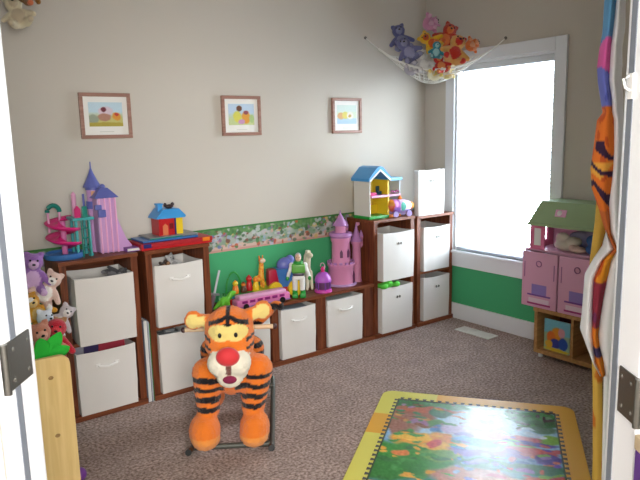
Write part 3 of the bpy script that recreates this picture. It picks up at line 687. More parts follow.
obj('tower_window', MB().box(L(-2.678), L(-2.648), 0.014, 0.024, 0.298, 0.33, 0.003), plast('amber_plastic', (206, 150, 110)), ct, smooth=False)
obj('spire_roof', MB().lathe([(0.048, 0.35), (0.03, 0.385), (0.012, 0.425), (0.004, 0.45), (0.003, 0.485)], L(-2.66), 0.05, 18), P_SLATE, ct)
obj('balcony', MB().box(L(-2.69), L(-2.655), -0.075, -0.055, 0.235, 0.262, 0.004).box(L(-2.675), L(-2.635), -0.075, -0.055, 0.195, 0.235, 0.004), P_SLATE, ct, smooth=False)
# flat purple book and grey plush hint right of it
bk = thing('book', 'flat purple book lying at the right end of the leftmost cabinet', 'book', (-2.50, -0.19, A0))
obj('cover', MB().box(-0.05, 0.05, -0.08, 0.08, 0, 0.003).box(-0.05, 0.05, -0.08, 0.08, 0.017, 0.02).box(-0.05, -0.047, -0.08, 0.08, 0.003, 0.017), P_PURP, bk, smooth=False)
obj('pages', MB().box(-0.047, 0.047, -0.077, 0.077, 0.003, 0.017), MATS['paper_edges'], bk, smooth=False)

# ------------------------------------------------------------------ game boxes and toy house (second cabinet)
gb = thing('game_box', 'long flat red game box on the second cabinet from the left', 'game box', (-2.27, -0.20, 0.8525))
obj('tray', MB().box(-0.21, 0.21, -0.1, 0.1, 0, 0.02), P_RED, gb, smooth=False)
obj('lid', MB().box(-0.213, 0.213, -0.103, 0.103, 0.012, 0.036, 0.002), plast('deep_red_card', (170, 22, 34), 0.5), gb, smooth=False)
obj('corner_badge', MB().box(-0.2, -0.155, -0.1036, -0.102, 0.013, 0.035, 0.0005), P_NAVY, gb, smooth=False)
obj('corner_badge', MB().box(0.15, 0.195, -0.1036, -0.102, 0.013, 0.035, 0.0005), P_ORG, gb, smooth=False)
g2 = thing('game_box', 'flat blue game box between the red box and the grey toy base', 'game box', (-2.30, -0.19, 0.8890))
obj('tray', MB().box(-0.16, 0.16, -0.09, 0.09, 0, 0.006), P_NAVY, g2, smooth=False)
obj('lid', MB().box(-0.163, 0.163, -0.093, 0.093, 0.003, 0.012, 0.001), P_BLUE, g2, smooth=False)
hs = thing('toy_house', 'small red and yellow toy house with blue roof on a grey base', 'toy house', (-2.268, -0.175, 0.9015)); hs.scale = (0.86, 0.9, 0.9)
obj('base', MB().box(-0.17, 0.165, -0.1, 0.1, 0, 0.012, 0.005), P_GREY, hs, smooth=False)
obj('pond_edge', MB().box(-0.172, 0.05, -0.103, -0.09, 0, 0.007, 0.002), P_TEAL, hs, smooth=False)
obj('front_wall', MB().prism([(-0.09, 0.012), (0.02, 0.012), (0.02, 0.125), (-0.035, 0.16), (-0.09, 0.125)], -0.06, 0.06, 'XZ'), P_RED, hs, smooth=False)
obj('side_wall', MB().box(0.021, 0.08, -0.055, 0.055, 0.012, 0.125, 0.004), P_YEL, hs, smooth=False)
obj('corner_post', MB().box(0.017, 0.027, -0.066, -0.052, 0.012, 0.13), P_NAVY, hs, smooth=False)
obj('door', MB().prism([(-0.065, 0.013), (-0.03, 0.013), (-0.03, 0.07), (-0.047, 0.085), (-0.065, 0.07)], -0.064, -0.058, 'XZ'), plast('tan_plastic', (214, 120, 80)), hs, smooth=False)
obj('window', MB().box(-0.018, 0.008, -0.064, -0.058, 0.05, 0.085), plast('dark_red_plastic', (120, 20, 30)), hs, smooth=False)
obj('roof', MB().prism([(-0.108, 0.118), (-0.1, 0.132), (-0.06, 0.175), (0.05, 0.175), (0.098, 0.128), (0.092, 0.116)], -0.07, 0.07, 'XZ'), P_SKY, hs, smooth=False)
obj('chimney', MB().box(-0.078, -0.045, -0.03, 0.01, 0.16, 0.205, 0.004).box(-0.082, -0.041, -0.034, 0.014, 0.2, 0.21, 0.002), P_SKY, hs, smooth=False)
obj('weathervane', MB().ell((0.005, -0.02, 0.187), (0.03, 0.015, 0.014), 10).ell((0.03, -0.02, 0.2), (0.013, 0.012, 0.012), 8).ell((-0.022, -0.02, 0.198), (0.012, 0.01, 0.014), 8), plast('dark_brown_plastic', (46, 26, 28)), hs)

# ------------------------------------------------------------------ toys on the low cabinet
Z = LT+0.0008
sw = thing('toy_sword', 'grey toy sword leaning in the corner by the second tall cabinet', 'toy sword', (-2.02, -0.16, Z)); sw.rotation_euler = (R(4), R(14), 0)
obj('blade', MB().box(-0.007, 0.007, -0.003, 0.003, 0.105, 0.25, 0.002), plast('silver_plastic', (196, 198, 204), 0.3), sw, smooth=False)
obj('guard', MB().box(-0.035, 0.035, -0.008, 0.008, 0.093, 0.106, 0.003), P_GREY, sw, smooth=False)
obj('grip', MB().cyl(0, 0, 0.0, 0.094, 0.012, 12), plast('mottled_grip', (130, 116, 130)), sw)
gd = thing('toy_dinosaur', 'bright green plastic dinosaur at the left end of the low cabinet', 'toy dinosaur', (-1.95, -0.2, Z))
soft('body', [((0, 0, 0.05), (0.035, 0.03, 0.03)), ((0.02, -0.01, 0.06), (0.045, -0.015, 0.095), 0.016, 0.016), ((0.055, -0.018, 0.098), (0.022, 0.014, 0.014)), ((-0.02, 0, 0.045), (-0.065, 0.01, 0.012), 0.02, 0.007), ((0.018, -0.018, 0.05), (0.022, -0.02, 0.01), 0.012, 0.01), ((-0.018, -0.018, 0.05), (-0.018, -0.02, 0.01), 0.013, 0.01), ((0.018, 0.018, 0.05), (0.022, 0.02, 0.01), 0.012, 0.01), ((-0.018, 0.018, 0.05), (-0.018, 0.02, 0.01), 0.013, 0.01)], P_LIME, gd, 0.004)
for k in range(4): obj('back_plate', MB().cone(-0.03+0.018*k, 0, 0.072-0.003*(k-2)**2, 0.098-0.003*(k-2)**2, 0.009, 0.001, 8), P_GRN, gd)
bs = thing('toy_bus', 'long pink toy bus parked at the front of the low cabinet', 'toy bus', (-1.725, -0.272, Z), R(-1.5))
obj('body', MB().box(-0.19, 0.19, -0.036, 0.036, 0.015, 0.062, 0.012, seg=3), P_PINK, bs)
obj('roof', MB().box(-0.172, 0.165, -0.034, 0.034, 0.058, 0.085, 0.012, seg=3), P_LPINK, bs)
for k in range(6): obj('window', MB().box(-0.155+0.053*k, -0.118+0.053*k, -0.0375, -0.034, 0.04, 0.056, 0.001), plast('plum_plastic', (136, 30, 110)), bs, smooth=False)
obj('bumper', MB().box(-0.192, 0.192, -0.038, 0.038, 0.012, 0.022, 0.004), plast('violet_grey_plastic', (150, 110, 160)), bs, smooth=False)
for xx in (-0.13, 0.13):
    for yy in (-0.034, 0.034): obj('wheel', MB().cyl(0, 0, -0.008, 0.008, 0.019, 16, M=Matrix.Translation((xx, yy, 0.019)) @ Matrix.Rotation(PI/2, 4, 'X')), M_BLACK, bs)
fm = thing('toy_farm', 'colourful toy farm tray with green carry handle behind the pink bus', 'toy farm', (-1.735, -0.15, Z))
obj('base', MB().box(-0.17, 0.17, -0.055, 0.055, 0, 0.054, 0.006), P_RED, fm, smooth=False)
obj('tray', MB().box(-0.172, 0.0, -0.057, 0.057, 0.054, 0.074, 0.006), P_GRN, fm, smooth=False)
obj('tray', MB().box(0.0, 0.172, -0.057, 0.057, 0.054, 0.076, 0.006), plast('yellow_green_plastic', (186, 200, 50)), fm, smooth=False)
obj('stripe', MB().box(-0.16, -0.02, -0.0585, -0.056, 0.058, 0.068), P_BLUE, fm, smooth=False)
obj('handle', MB().tube([(-0.125+0.055*math.cos(PI-k*PI/12)+0.02, 0.02, 0.074+0.13*math.sin(k*PI/12)) for k in range(13)], 0.006, 8), P_GRN, fm)
def peg(x, y, c1, c2, h, lb, nm='toy_figure'):
    t = thing(nm, lb, 'toy figure', (-1.735+x, -0.15+y, Z+0.0765), 0, 'figures standing on the toy farm')
    obj('body', MB().lathe([(0.02, 0), (0.022, h*0.2), (0.016, h*0.6), (0.01, h*0.7)], n=14), c1, t)
    obj('head', MB().ell((0, 0, h*0.84), h*0.19+0.003, 12), c2, t)
    obj('hat', MB().cone(0, 0, h*0.93, h*1.12, 0.014, 0.004, 12), c1, t)
peg(-0.115, -0.02, P_ORG, P_YEL, 0.075, 'orange toy figure under the green handle of the toy farm')
peg(-0.06, -0.025, P_BROWN, P_ORG, 0.06, 'brown toy figure in the middle of the toy farm')
peg(-0.01, -0.01, P_RED, P_RED, 0.09, 'red toy figure left of the toy giraffe')
peg(0.03, -0.025, P_YEL, P_ORG, 0.08, 'yellow toy figure at the feet of the toy giraffe')
gf = thing('toy_giraffe', 'orange toy giraffe standing at the right end of the toy farm', 'toy giraffe', (-1.665, -0.15, Z+0.0765)); gf.scale = (1.1, 1.1, 0.9)
soft('body', [((0, 0, 0.07), (0.034, 0.022, 0.024)), ((0.015, 0, 0.075), (0.02, 0, 0.19), 0.018, 0.014), ((0.018, -0.012, 0.2), (0.02, 0.026, 0.018)), ((0.022, 0.012, 0.06), (0.022, 0.012, 0.006), 0.009, 0.008), ((0.022, -0.012, 0.06), (0.022, -0.012, 0.006), 0.009, 0.008), ((-0.022, 0.012, 0.06), (-0.022, 0.012, 0.006), 0.009, 0.008), ((-0.022, -0.012, 0.06), (-0.022, -0.012, 0.006), 0.009, 0.008)], M_MULTI, gf, 0.0045, lambda p: (240, 214, 190) if p.z > 0.17 and p.y < -0.02 else (226, 120, 36) if noise.noise(p*70) > 0.12 or p.z > 0.2 else (240, 176, 60))
for k in (-1, 1): obj('horn', MB().rod((0.018+0.01*k, 0, 0.21), (0.018+0.012*k, 0, 0.234), 0.0035), P_ORG, gf)
tk = thing('toy_truck', 'red and blue toy truck with yellow wheels behind the toy spaceman', 'toy truck', (-1.495, -0.165, Z), R(-14)); tk.scale = (1.1, 1.0, 1.25)
obj('chassis', MB().box(-0.095, 0.095, -0.035, 0.035, 0.03, 0.055, 0.006), P_RED, tk, smooth=False)
obj('cab', MB().box(-0.095, -0.03, -0.04, 0.04, 0.05, 0.15, 0.012), plast('crimson_plastic', (176, 26, 60)), tk)
obj('hopper', MB().prism([(-0.03, 0.055), (0.07, 0.055), (0.1, 0.15), (-0.05, 0.15)], -0.045, 0.045, 'XZ'), P_BLUE, tk, smooth=False)
obj('cargo', MB().ell((0.025, 0, 0.165), (0.06, 0.04, 0.04), 14).ell((0.05, 0.0, 0.185), (0.03, 0.03, 0.03), 12), P_SLATE, tk)
for xx in (-0.06, 0.062):
    for yy in (-0.048, 0.048):
        w_ = obj('wheel', MB().cyl(0, 0, -0.011, 0.011, 0.044, 22, M=Matrix.Translation((xx, yy, 0.044)) @ Matrix.Rotation(PI/2, 4, 'X')), P_YEL, tk)
        obj('hubcap', MB().ell((xx, yy*1.2, 0.044), (0.012, 0.005, 0.012), 10), P_ORG, w_)
# toy spaceman
sp = thing('toy_spaceman', 'white and green toy spaceman standing left of the purple lantern', 'toy figure', (-1.435, -0.265, Z), R(-35)); sp.scale = (0.8, 0.9, 0.97)
for k in (-1, 1):
    obj('boot', MB().box(0.032*k-0.024, 0.032*k+0.024, -0.045, 0.022, 0, 0.03, 0.009, seg=3).cyl(0.032*k, 0, 0.024, 0.05, 0.021, 14), P_GRN, sp)
    obj('leg', MB().cone(0.03*k, 0, 0.048, 0.135, 0.021, 0.024, 14), P_WHITE, sp)
    obj('arm', MB().rod((0.055*k, 0, 0.215), (0.078*k, -0.01, 0.165), 0.017, 0.014, 12).rod((0.078*k, -0.01, 0.165), (0.088*k, -0.04, 0.14), 0.016, 0.013, 12).ell((0.055*k, 0, 0.217), 0.021, 12), P_WHITE, sp)
    obj('cuff', MB().ell((0.089*k, -0.045, 0.137), (0.015, 0.015, 0.015), 10), P_GRN, sp)
obj('hips', MB().box(-0.048, 0.048, -0.025, 0.025, 0.12, 0.15, 0.01, seg=3), P_WHITE, sp)
obj('belt', MB().box(-0.045, 0.045, -0.027, 0.027, 0.148, 0.168, 0.008), plast('dark_violet_plastic', (44, 32, 60)), sp)
obj('chest', MB().box(-0.055, 0.055, -0.032, 0.03, 0.166, 0.232, 0.016, seg=3), plast('leaf_green_plastic', (96, 170, 70)), sp)
obj('collar', MB().lathe([(0.034, 0.228), (0.04, 0.236), (0.036, 0.246), (0.028, 0.248)], n=18), P_GRN, sp)
obj('head', MB().ell((0, -0.004, 0.268), (0.024, 0.025, 0.028), 16), plast('skin_plastic', (226, 184, 156)), sp)
obj('hood', MB().ell((0, 0.005, 0.272), (0.027, 0.025, 0.03), 16), plast('grey_hood', (170, 168, 176)), sp)
for k in (-1, 1): obj('eye', MB().ell((0.009*k, -0.028, 0.274), 0.0032, 8), M_BLACK, sp)
obj('jet_pack', MB().box(-0.04, 0.04, 0.028, 0.055, 0.16, 0.235, 0.01), P_WHITE, sp)
# toy horse
th = thing('toy_horse', 'cream toy horse standing between the spaceman and the pink castle', 'toy horse', (-1.27, -0.12, Z), R(-5))
soft('body', [((0, 0, 0.13), (0.035, 0.03, 0.05)), ((0, -0.015, 0.16), (0, -0.03, 0.235), 0.024, 0.02), ((0, -0.05, 0.243), (0.018, 0.036, 0.02)), ((0.018, 0.01, 0.1), (0.02, 0.015, 0.008), 0.016, 0.011), ((-0.018, 0.01, 0.1), (-0.02, 0.015, 0.008), 0.016, 0.011), ((0.017, -0.03, 0.12), (0.019, -0.04, 0.008), 0.014, 0.01), ((-0.017, -0.03, 0.12), (-0.019, -0.04, 0.008), 0.014, 0.01)], plast('cream_plastic', (216, 206, 180)), th, 0.0045)
obj('mane', MB().tube([(0, -0.045, 0.264), (0, -0.02, 0.262), (0, -0.004, 0.23), (0, 0.006, 0.185)], lambda t: 0.014+0.003*math.sin(t*20), 8), plast('pale_mane', (236, 226, 206)), th)
obj('tail', MB().tube([(0, 0.028, 0.11), (0, 0.06, 0.1), (0, 0.068, 0.05), (0, 0.058, 0.012)], lambda t: 0.008+0.007*math.sin(PI*t), 8), MATS['pale_mane'], th)
obj('saddle', MB().ell((0, 0.022, 0.145), (0.037, 0.02, 0.03), 12), P_MAG, th)
# purple lantern
ln = thing('toy_lantern', 'purple domed toy lantern on a magenta foot before the pink castle', 'toy lantern', (-1.235, -0.262, Z)); ln.scale = (0.86, 0.86, 0.92)
obj('foot', MB().lathe([(0.066, 0), (0.07, 0.006), (0.068, 0.016), (0.056, 0.024)], n=26), plast('orchid_plastic', (206, 70, 170)), ln)
obj('scene_core', MB().lathe([(0.05, 0.02), (0.052, 0.05), (0.05, 0.078)], n=22), plast('dark_core_plastic', (96, 52, 96)), ln)
for k in range(6):
    a = k*PI/3+0.2; obj('post', MB().rod((0.055*math.cos(a), 0.055*math.sin(a), 0.02), (0.055*math.cos(a), 0.055*math.sin(a), 0.082), 0.006), P_PURP, ln)
obj('dome', MB().lathe([(0.064, 0.078), (0.066, 0.09), (0.058, 0.115), (0.04, 0.138), (0.018, 0.15)], n=26), plast('violet_dome', (168, 84, 186)), ln)
obj('finial', MB().lathe([(0.016, 0.148), (0.012, 0.158), (0.018, 0.168), (0.012, 0.182), (0.002, 0.19)], n=16), P_MAG, ln)
obj('ring', MB().tube([(0.0, 0.03*math.cos(k*PI/8), 0.185+0.03*math.sin(k*PI/8)) for k in range(9)], 0.003, 6), P_LPINK, ln)
# pink castle
pc = thing('toy_castle', 'tall dusty pink toy castle with mauve turrets at the right end of the low cabinet', 'toy castle', (-1.005, -0.17, Z)); pc.scale = (0.92, 0.92, 0.98)
P_DP = plast('dusty_pink_plastic', (212, 138, 176)); P_DM = plast('mauve_roof_plastic', (178, 124, 182))
obj('keep', MB().lathe([(0.106, 0), (0.106, 0.008), (0.1, 0.012), (0.098, 0.13), (0.106, 0.14), (0.106, 0.156), (0.09, 0.157), (0.09, 0.148), (0.01, 0.148)], n=32), P_DP, pc)
obj('foot_rim', MB().lathe([(0.118, 0), (0.12, 0.006), (0.112, 0.014)], n=32), plast('lilac_rim', (186, 150, 196)), pc)
mbx = MB()
for k in range(14):
    a = 2*PI*k/14; mbx.box(-0.012, 0.012, -0.005, 0.005, 0, 0.016, M=Matrix.Translation((0.1*math.cos(a), 0.1*math.sin(a), 0.155)) @ Matrix.Rotation(a+PI/2, 4, 'Z'))
obj('battlement', mbx, P_DM, pc, smooth=False)
obj('main_tower', MB().lathe([(0.076, 0.148), (0.072, 0.17), (0.068, 0.30), (0.08, 0.33), (0.08, 0.35)], 0.01, 0.01, 28), P_DP, pc)
for a in (-2.2, -1.35, -0.5):
    obj('window', MB().prism([(-0.011, 0.2), (0.011, 0.2), (0.011, 0.24), (0, 0.258), (-0.011, 0.24)], -0.004, 0.004, 'XZ', M=Matrix.Translation((0.01+0.07*math.cos(a), 0.01+0.07*math.sin(a), 0)) @ Matrix.Rotation(a+PI/2, 4, 'Z')), plast('shadow_plum', (104, 52, 92)), pc, smooth=False)
obj('parapet', MB().lathe([(0.08, 0.34), (0.09, 0.352), (0.088, 0.372), (0.07, 0.378), (0.06, 0.365)], 0.01, 0.01, 28), P_DM, pc)
obj('upper_drum', MB().cyl(0.01, 0.01, 0.36, 0.43, 0.042, 20), P_DP, pc)
obj('main_roof', MB().lathe([(0.062, 0.425), (0.045, 0.445), (0.022, 0.48), (0.006, 0.51), (0.002, 0.535)], 0.01, 0.01, 22), P_DM, pc)
obj('door', MB().prism([(-0.02, 0.014), (0.02, 0.014), (0.02, 0.07), (0, 0.1), (-0.02, 0.07)], -0.005, 0.005, 'XZ', M=Matrix.Translation((0.098*math.cos(-0.95), 0.098*math.sin(-0.95), 0)) @ Matrix.Rotation(-0.95+PI/2, 4, 'Z')), MATS['shadow_plum'], pc, smooth=False)
for (x, y, r, zt, rt) in ((0.148, -0.01, 0.036, 0.30, 0.42), (0.098, 0.05, 0.014, 0.40, 0.47)):
    obj('turret', MB().lathe([(r*1.1, 0), (r, 0.02), (r*0.92, zt-0.03), (r*1.2, zt-0.015), (r*1.2, zt)], x, y, 20), P_DP, pc)
    obj('turret_roof', MB().lathe([(r*1.35, zt-0.002), (r*0.75, zt+0.04), (r*0.3, rt-0.03), (0.0015, rt+0.015)], x, y, 20), P_DM, pc)
obj('bridge', MB().box(0.08, 0.125, -0.045, -0.02, 0.13, 0.15, 0.003), P_DP, pc, smooth=False)
obj('flag', MB().prism([(0.148, 0.405), (0.182, 0.412), (0.182, 0.43), (0.148, 0.436)], -0.011, -0.009, 'XZ'), plast('flag_pink', (220, 150, 180)), pc, smooth=False)
obj('side_turret', MB().lathe([(0.004, 0.245), (0.016, 0.265), (0.016, 0.31), (0.02, 0.315), (0.02, 0.33)], 0.196, -0.01, 14).rod((0.148, -0.01, 0.27), (0.196, -0.01, 0.275), 0.009), P_DP, pc)
obj('side_turret_roof', MB().cone(0.196, -0.01, 0.33, 0.375, 0.023, 0.001, 14), P_DM, pc)

# ------------------------------------------------------------------ blue roofed dollhouse and round toy car
dh = thing('dollhouse', 'open blue-roofed dollhouse with yellow rooms on the tall cabinet', 'dollhouse', (-0.735, -0.165, 0.853))
xa, xb, xc, ya, yb = -0.075, 0.105, 0.22, -0.095, 0.075
P_CREAM = plast('ivory_plastic', (216, 214, 206))
obj('base', MB().box(xa-0.008, xb, ya-0.006, yb, 0, 0.022, 0.004), P_GRN, dh, smooth=False)
obj('base', MB().box(xb, xc, ya-0.006, yb, 0, 0.018, 0.004), P_ORG, dh, smooth=False)
obj('side_wall', MB().box(xa, xa+0.008, ya, yb, 0.022, 0.285), P_CREAM, dh, smooth=False)
obj('back_wall', MB().prism([(xa+0.008, 0.022), (xb, 0.022), (xb, 0.27), ((xa+xb)/2, 0.345), (xa+0.008, 0.275)], yb-0.008, yb, 'XZ'), plast('soft_yellow_plastic', (232, 206, 90)), dh, smooth=False)
obj('wing_back', MB().box(xb, xc, yb-0.008, yb, 0.018, 0.262), plast('pale_blue_plastic', (186, 206, 226)), dh, smooth=False)
obj('divider_post', MB().box(xb-0.01, xb+0.006, ya, yb, 0.02, 0.27), P_YEL, dh, smooth=False)
obj('wing_wall', MB().box(xc-0.008, xc, ya, yb, 0.018, 0.262), plast('white_blue_plastic', (206, 216, 228)), dh, smooth=False)
obj('upper_floor', MB().box(xa+0.008, xc-0.008, ya-0.012, yb-0.008, 0.152, 0.166, 0.003), P_LPINK, dh, smooth=False)
obj('lower_room', MB().box(xa+0.012, xb-0.012, yb-0.06, yb-0.01, 0.022, 0.09, 0.004), P_YEL, dh, smooth=False)
rf = MB()
xm = (xa+xb)/2
for s, e in ((-1, xa-0.016), (1, xb+0.016)):
    rf.prism([(xm, 0.352), (xm, 0.372), (xm+s*0.03, 0.362), (e, 0.288), (e, 0.268)], ya-0.014, yb+0.01, 'XZ')
obj('roof', rf, P_SKY, dh, smooth=False)
obj('gable_trim', MB().prism([(xm, 0.338), (xm, 0.352), (xa-0.01, 0.276), (xa-0.01, 0.262)], ya-0.016, ya-0.008, 'XZ').prism([(xm, 0.338), (xm, 0.352), (xb+0.01, 0.276), (xb+0.01, 0.262)], ya-0.016, ya-0.008, 'XZ'), P_WHITE, dh, smooth=False)
obj('wing_roof', MB().box(xb+0.008, xc+0.012, ya-0.012, yb+0.008, 0.262, 0.285, 0.006), plast('light_sky_plastic', (110, 186, 220)), dh, smooth=False)
obj('toy_bed', MB().box(xa+0.02, xa+0.085, ya+0.02, yb-0.02, 0.166, 0.186, 0.004).box(xa+0.02, xa+0.026, ya+0.02, yb-0.02, 0.166, 0.215), P_MAG, dh, smooth=False)
obj('toy_chair', MB().box(0.05, 0.08, -0.05, -0.02, 0.166, 0.19, 0.002).box(0.05, 0.08, -0.024, -0.018, 0.19, 0.225), plast('dark_teal_plastic', (30, 76, 86)), dh, smooth=False)
obj('toy_dresser', MB().box(0.13, 0.19, 0.0, 0.05, 0.166, 0.215, 0.004), P_PURP, dh, smooth=False)
obj('balcony_rail', MB().tube([(0.125+k*0.009, ya-0.006, 0.185+0.006*math.sin(k*1.3)) for k in range(9)], 0.006, 6), plast('plum_rail', (150, 50, 120)), dh)
obj('shutter', MB().box(0.05, 0.066, yb-0.012, yb-0.008, 0.21, 0.26), P_TEAL, dh, smooth=False)
rc = thing('toy_carriage', 'round pastel toy carriage with orange nose in front of the dollhouse', 'toy carriage', (-0.525, -0.265, 0.853), R(-10))
def ccol(p):
    if p.x > 0.085: return (232, 150, 40)
    if p.x < -0.07: return (232, 110, 90) if p.z < 0.085 else (230, 150, 60)
    if math.hypot(p.x-0.005, (p.z-0.075)*0.7) < 0.022 and p.y < 0: return (70, 170, 150)
    if p.x < -0.02: return (196, 120, 200) if p.z > 0.07 else (150, 110, 200)
    return (222, 200, 226) if p.z > 0.05 else (170, 150, 210)
soft('body', [((0, 0, 0.075), (0.105, 0.046, 0.052)), ((-0.06, 0, 0.085), (0.052, 0.046, 0.045)), ((0.09, 0, 0.075), (0.03, 0.03, 0.03))], M_MULTI, rc, 0.004, ccol)
for xx in (-0.06, 0.055):
    for yy in (-0.04, 0.04): obj('wheel', MB().cyl(0, 0, -0.006, 0.006, 0.022, 16, M=Matrix.Translation((xx, yy, 0.022)) @ Matrix.Rotation(PI/2, 4, 'X')), plast('lilac_wheel', (170, 150, 206)), rc)
obj('crown', MB().lathe([(0.014, 0.122), (0.016, 0.132), (0.008, 0.145), (0.003, 0.165)], 0.0, 0, 12), P_ORG, rc)

# ------------------------------------------------------------------ pink play kitchen house on its pine stand, right wall
st = thing('cubby_stand', 'low pine cubby stand under the pink play house by the right wall', 'stand', (0, -1.475, 0))
fx, bx_ = -0.272, -0.012
P2 = wood('honey_pine_wood', (168, 122, 74), (196, 150, 96), 'X', 0.5)
M_PLUM = mat('plum_board', (92, 34, 58), 0.6)
for yy in (0.225, -0.225): obj('side_panel', MB().box(fx, bx_, yy-0.011, yy+0.011, 0.03, 0.325, 0.002), P2, st, smooth=False)
obj('divider', MB().box(fx, bx_, -0.03-0.009, -0.03+0.009, 0.055, 0.305), P2, st, smooth=False)
obj('bottom_panel', MB().box(fx, bx_, -0.214, 0.214, 0.03, 0.055), P2, st, smooth=False)
obj('top_panel', MB().box(fx-0.008, bx_, -0.24, 0.24, 0.305, 0.332, 0.002), P2, st, smooth=False)
obj('back_panel', MB().box(bx_-0.006, bx_, -0.214, 0.214, 0.055, 0.305), M_PLUM, st, smooth=False)
for yy in (0.2, -0.2):
    for xx in (fx+0.03, bx_-0.03): obj('foot', MB().cyl(xx, yy, 0, 0.03, 0.014, 14), P_WHITE, st)
pbx = thing('picture_book', 'picture book with orange and blue shapes standing in the pine cubby', 'book', (-0.235, -1.381, 0.056))
obj('pages', MB().box(0.002, 0.02, -0.088, 0.088, 0, 0.2), MATS['paper_edges'], pbx, smooth=False)
pp = painter(lambda u, v: (120, 186, 206) if v > 0.55 else (150, 180, 150), [(0.5, 0.55, 0.22, 0.22, (228, 150, 50)), (0.28, 0.42, 0.17, 0.2, (226, 120, 50)), (0.68, 0.62, 0.13, 0.16, (220, 160, 170)), (0.45, 0.25, 0.2, 0.15, (60, 70, 160)), (0.75, 0.28, 0.18, 0.2, (50, 90, 180)), (0.2, 0.2, 0.15, 0.12, (224, 176, 60)), (0.5, 0.05, 0.5, 0.06, (214, 190, 60))])
obj('cover', MB().grid(lambda a, b: (0, 0.09-a*0.18, b*0.205), 50, 50), M_PRINT, pbx, smooth=False, solid=0.003, col=lambda co: pp((0.09-co.y)/0.18, co.z/0.205))

ph = thing('play_house', 'pink play house with green roof and double doors on the pine stand', 'play house', (0, -1.412, 0.333))
M_KP = mat('rose_painted_board', (222, 170, 196), 0.45); M_KD = mat('orchid_painted_board', (222, 166, 196), 0.4); M_KG = mat('sage_roof_plastic', (150, 174, 132), 0.5)
hy = 0.27; fx = -0.27
obj('carcass', MB().box(fx, -0.012, -hy, hy, 0, 0.02).box(fx, -0.012, -hy, -hy+0.015, 0.02, 0.54).box(fx, -0.012, hy-0.015-0.012, hy-0.012, 0.02, 0.37).box(fx+0.02, -0.012, -hy+0.015, hy-0.027, 0.355, 0.37).box(-0.02, -0.012, -hy+0.015, hy-0.027, 0.02, 0.54), M_KP, ph, smooth=False)
sw_ = MB().box(fx+0.012, -0.02, hy-0.05, hy-0.036, 0.37, 0.41).box(fx+0.012, -0.02, hy-0.05, hy-0.036, 0.5, 0.54).box(fx+0.012, fx+0.06, hy-0.05, hy-0.036, 0.41, 0.5).box(-0.08, -0.02, hy-0.05, hy-0.036, 0.41, 0.5)
obj('upper_side_wall', sw_, mat('deep_pink_board', (214, 110, 150), 0.5), ph, smooth=False)
obj('window_frame', MB().box(fx+0.01, fx+0.02, 0.13, 0.222, 0.37, 0.395).box(fx+0.01, fx+0.02, 0.13, 0.222, 0.505, 0.54).box(fx+0.01, fx+0.02, 0.205, 0.222, 0.395, 0.505).box(fx+0.01, fx+0.02, 0.13, 0.155, 0.395, 0.505), MATS['deep_pink_board'], ph, smooth=False)
obj('bright_opening_panel', MB().box(fx+0.013, fx+0.016, 0.155, 0.205, 0.395, 0.505), P_WHITE, ph, smooth=False)  # white panel stands in for the bright window seen through this opening
for s, ylo, yhi in (('left', 0.012, 0.262), ('right', -0.25, 0.002)):
    dd = obj('door', MB().box(fx-0.022, fx-0.002, ylo, yhi, 0.0, 0.357, 0.006), M_KD, ph)
    yc = (ylo+yhi)/2
    obj('ring_handle', MB().tube([(fx-0.028, yc+0.018*math.cos(2*PI*k/18), 0.285+0.018*math.sin(2*PI*k/18)) for k in range(18)], 0.003, 6, closed=True), P_MAUVE, dd)
    for yy in (ylo+0.02, yhi-0.02): obj('door_groove', MB().box(fx-0.0235, fx-0.021, yy-0.003, yy+0.003, 0.19, 0.29), P_MAUVE, dd, smooth=False)
    obj('decal', MB().box(fx-0.0232, fx-0.021, yc-0.055, yc+0.05, 0.085, 0.15, 0.0005), plast('lavender_decal', (146, 122, 196), 0.5), dd, smooth=False)
    obj('decal', MB().box(fx-0.0232, fx-0.021, yc-0.085, yc+0.08, 0.075, 0.085), P_PURP, dd, smooth=False)
    obj('decal', MB().box(fx-0.0232, fx-0.021, yc-0.075, yc+0.07, 0.03, 0.06), plast('pale_decal', (232, 206, 222), 0.5), dd, smooth=False)
    obj('decal', MB().box(fx-0.0232, fx-0.021, yc-0.085, yc+0.08, 0.018, 0.03), plast('magenta_decal', (170, 50, 120), 0.5), dd, smooth=False)
# roof: sloped sides
r0, r1 = 0.54, 0.675
rv = MB()
A = [(fx+0.0, hy-0.03, r0), (fx+0.0, -hy, r0), (-0.012, -hy, r0), (-0.012, hy-0.03, r0)]
B = [(fx+0.05, hy-0.085, r1), (fx+0.05, -hy, r1), (-0.012, -hy, r1), (-0.012, hy-0.085, r1)]
va = [rv.bm.verts.new(p) for p in A]; vb = [rv.bm.verts.new(p) for p in B]
rv.bm.faces.new(va); rv.bm.faces.new(vb)
for k in range(4): rv.bm.faces.new((va[k], va[(k+1) % 4], vb[(k+1) % 4], vb[k]))
obj('roof', rv, M_KG, ph, smooth=False)
obj('eave', MB().box(fx-0.008, -0.012, -hy, hy-0.024, r0-0.018, r0, 0.004), M_KG, ph, smooth=False)
sl = Matrix.Translation((fx+0.026, 0.04, 0.61)) @ Matrix.Rotation(R(20), 4, 'Y')
obj('roof_badge', MB().box(-0.003, 0.003, -0.045, 0.03, -0.024, 0.022, 0.002, M=sl), P_LPINK, ph, smooth=False)
obj('roof_badge_heart', MB().ell((0, 0, 0), (0.006, 0.02, 0.02), 12, M=sl), P_WHITE, ph)
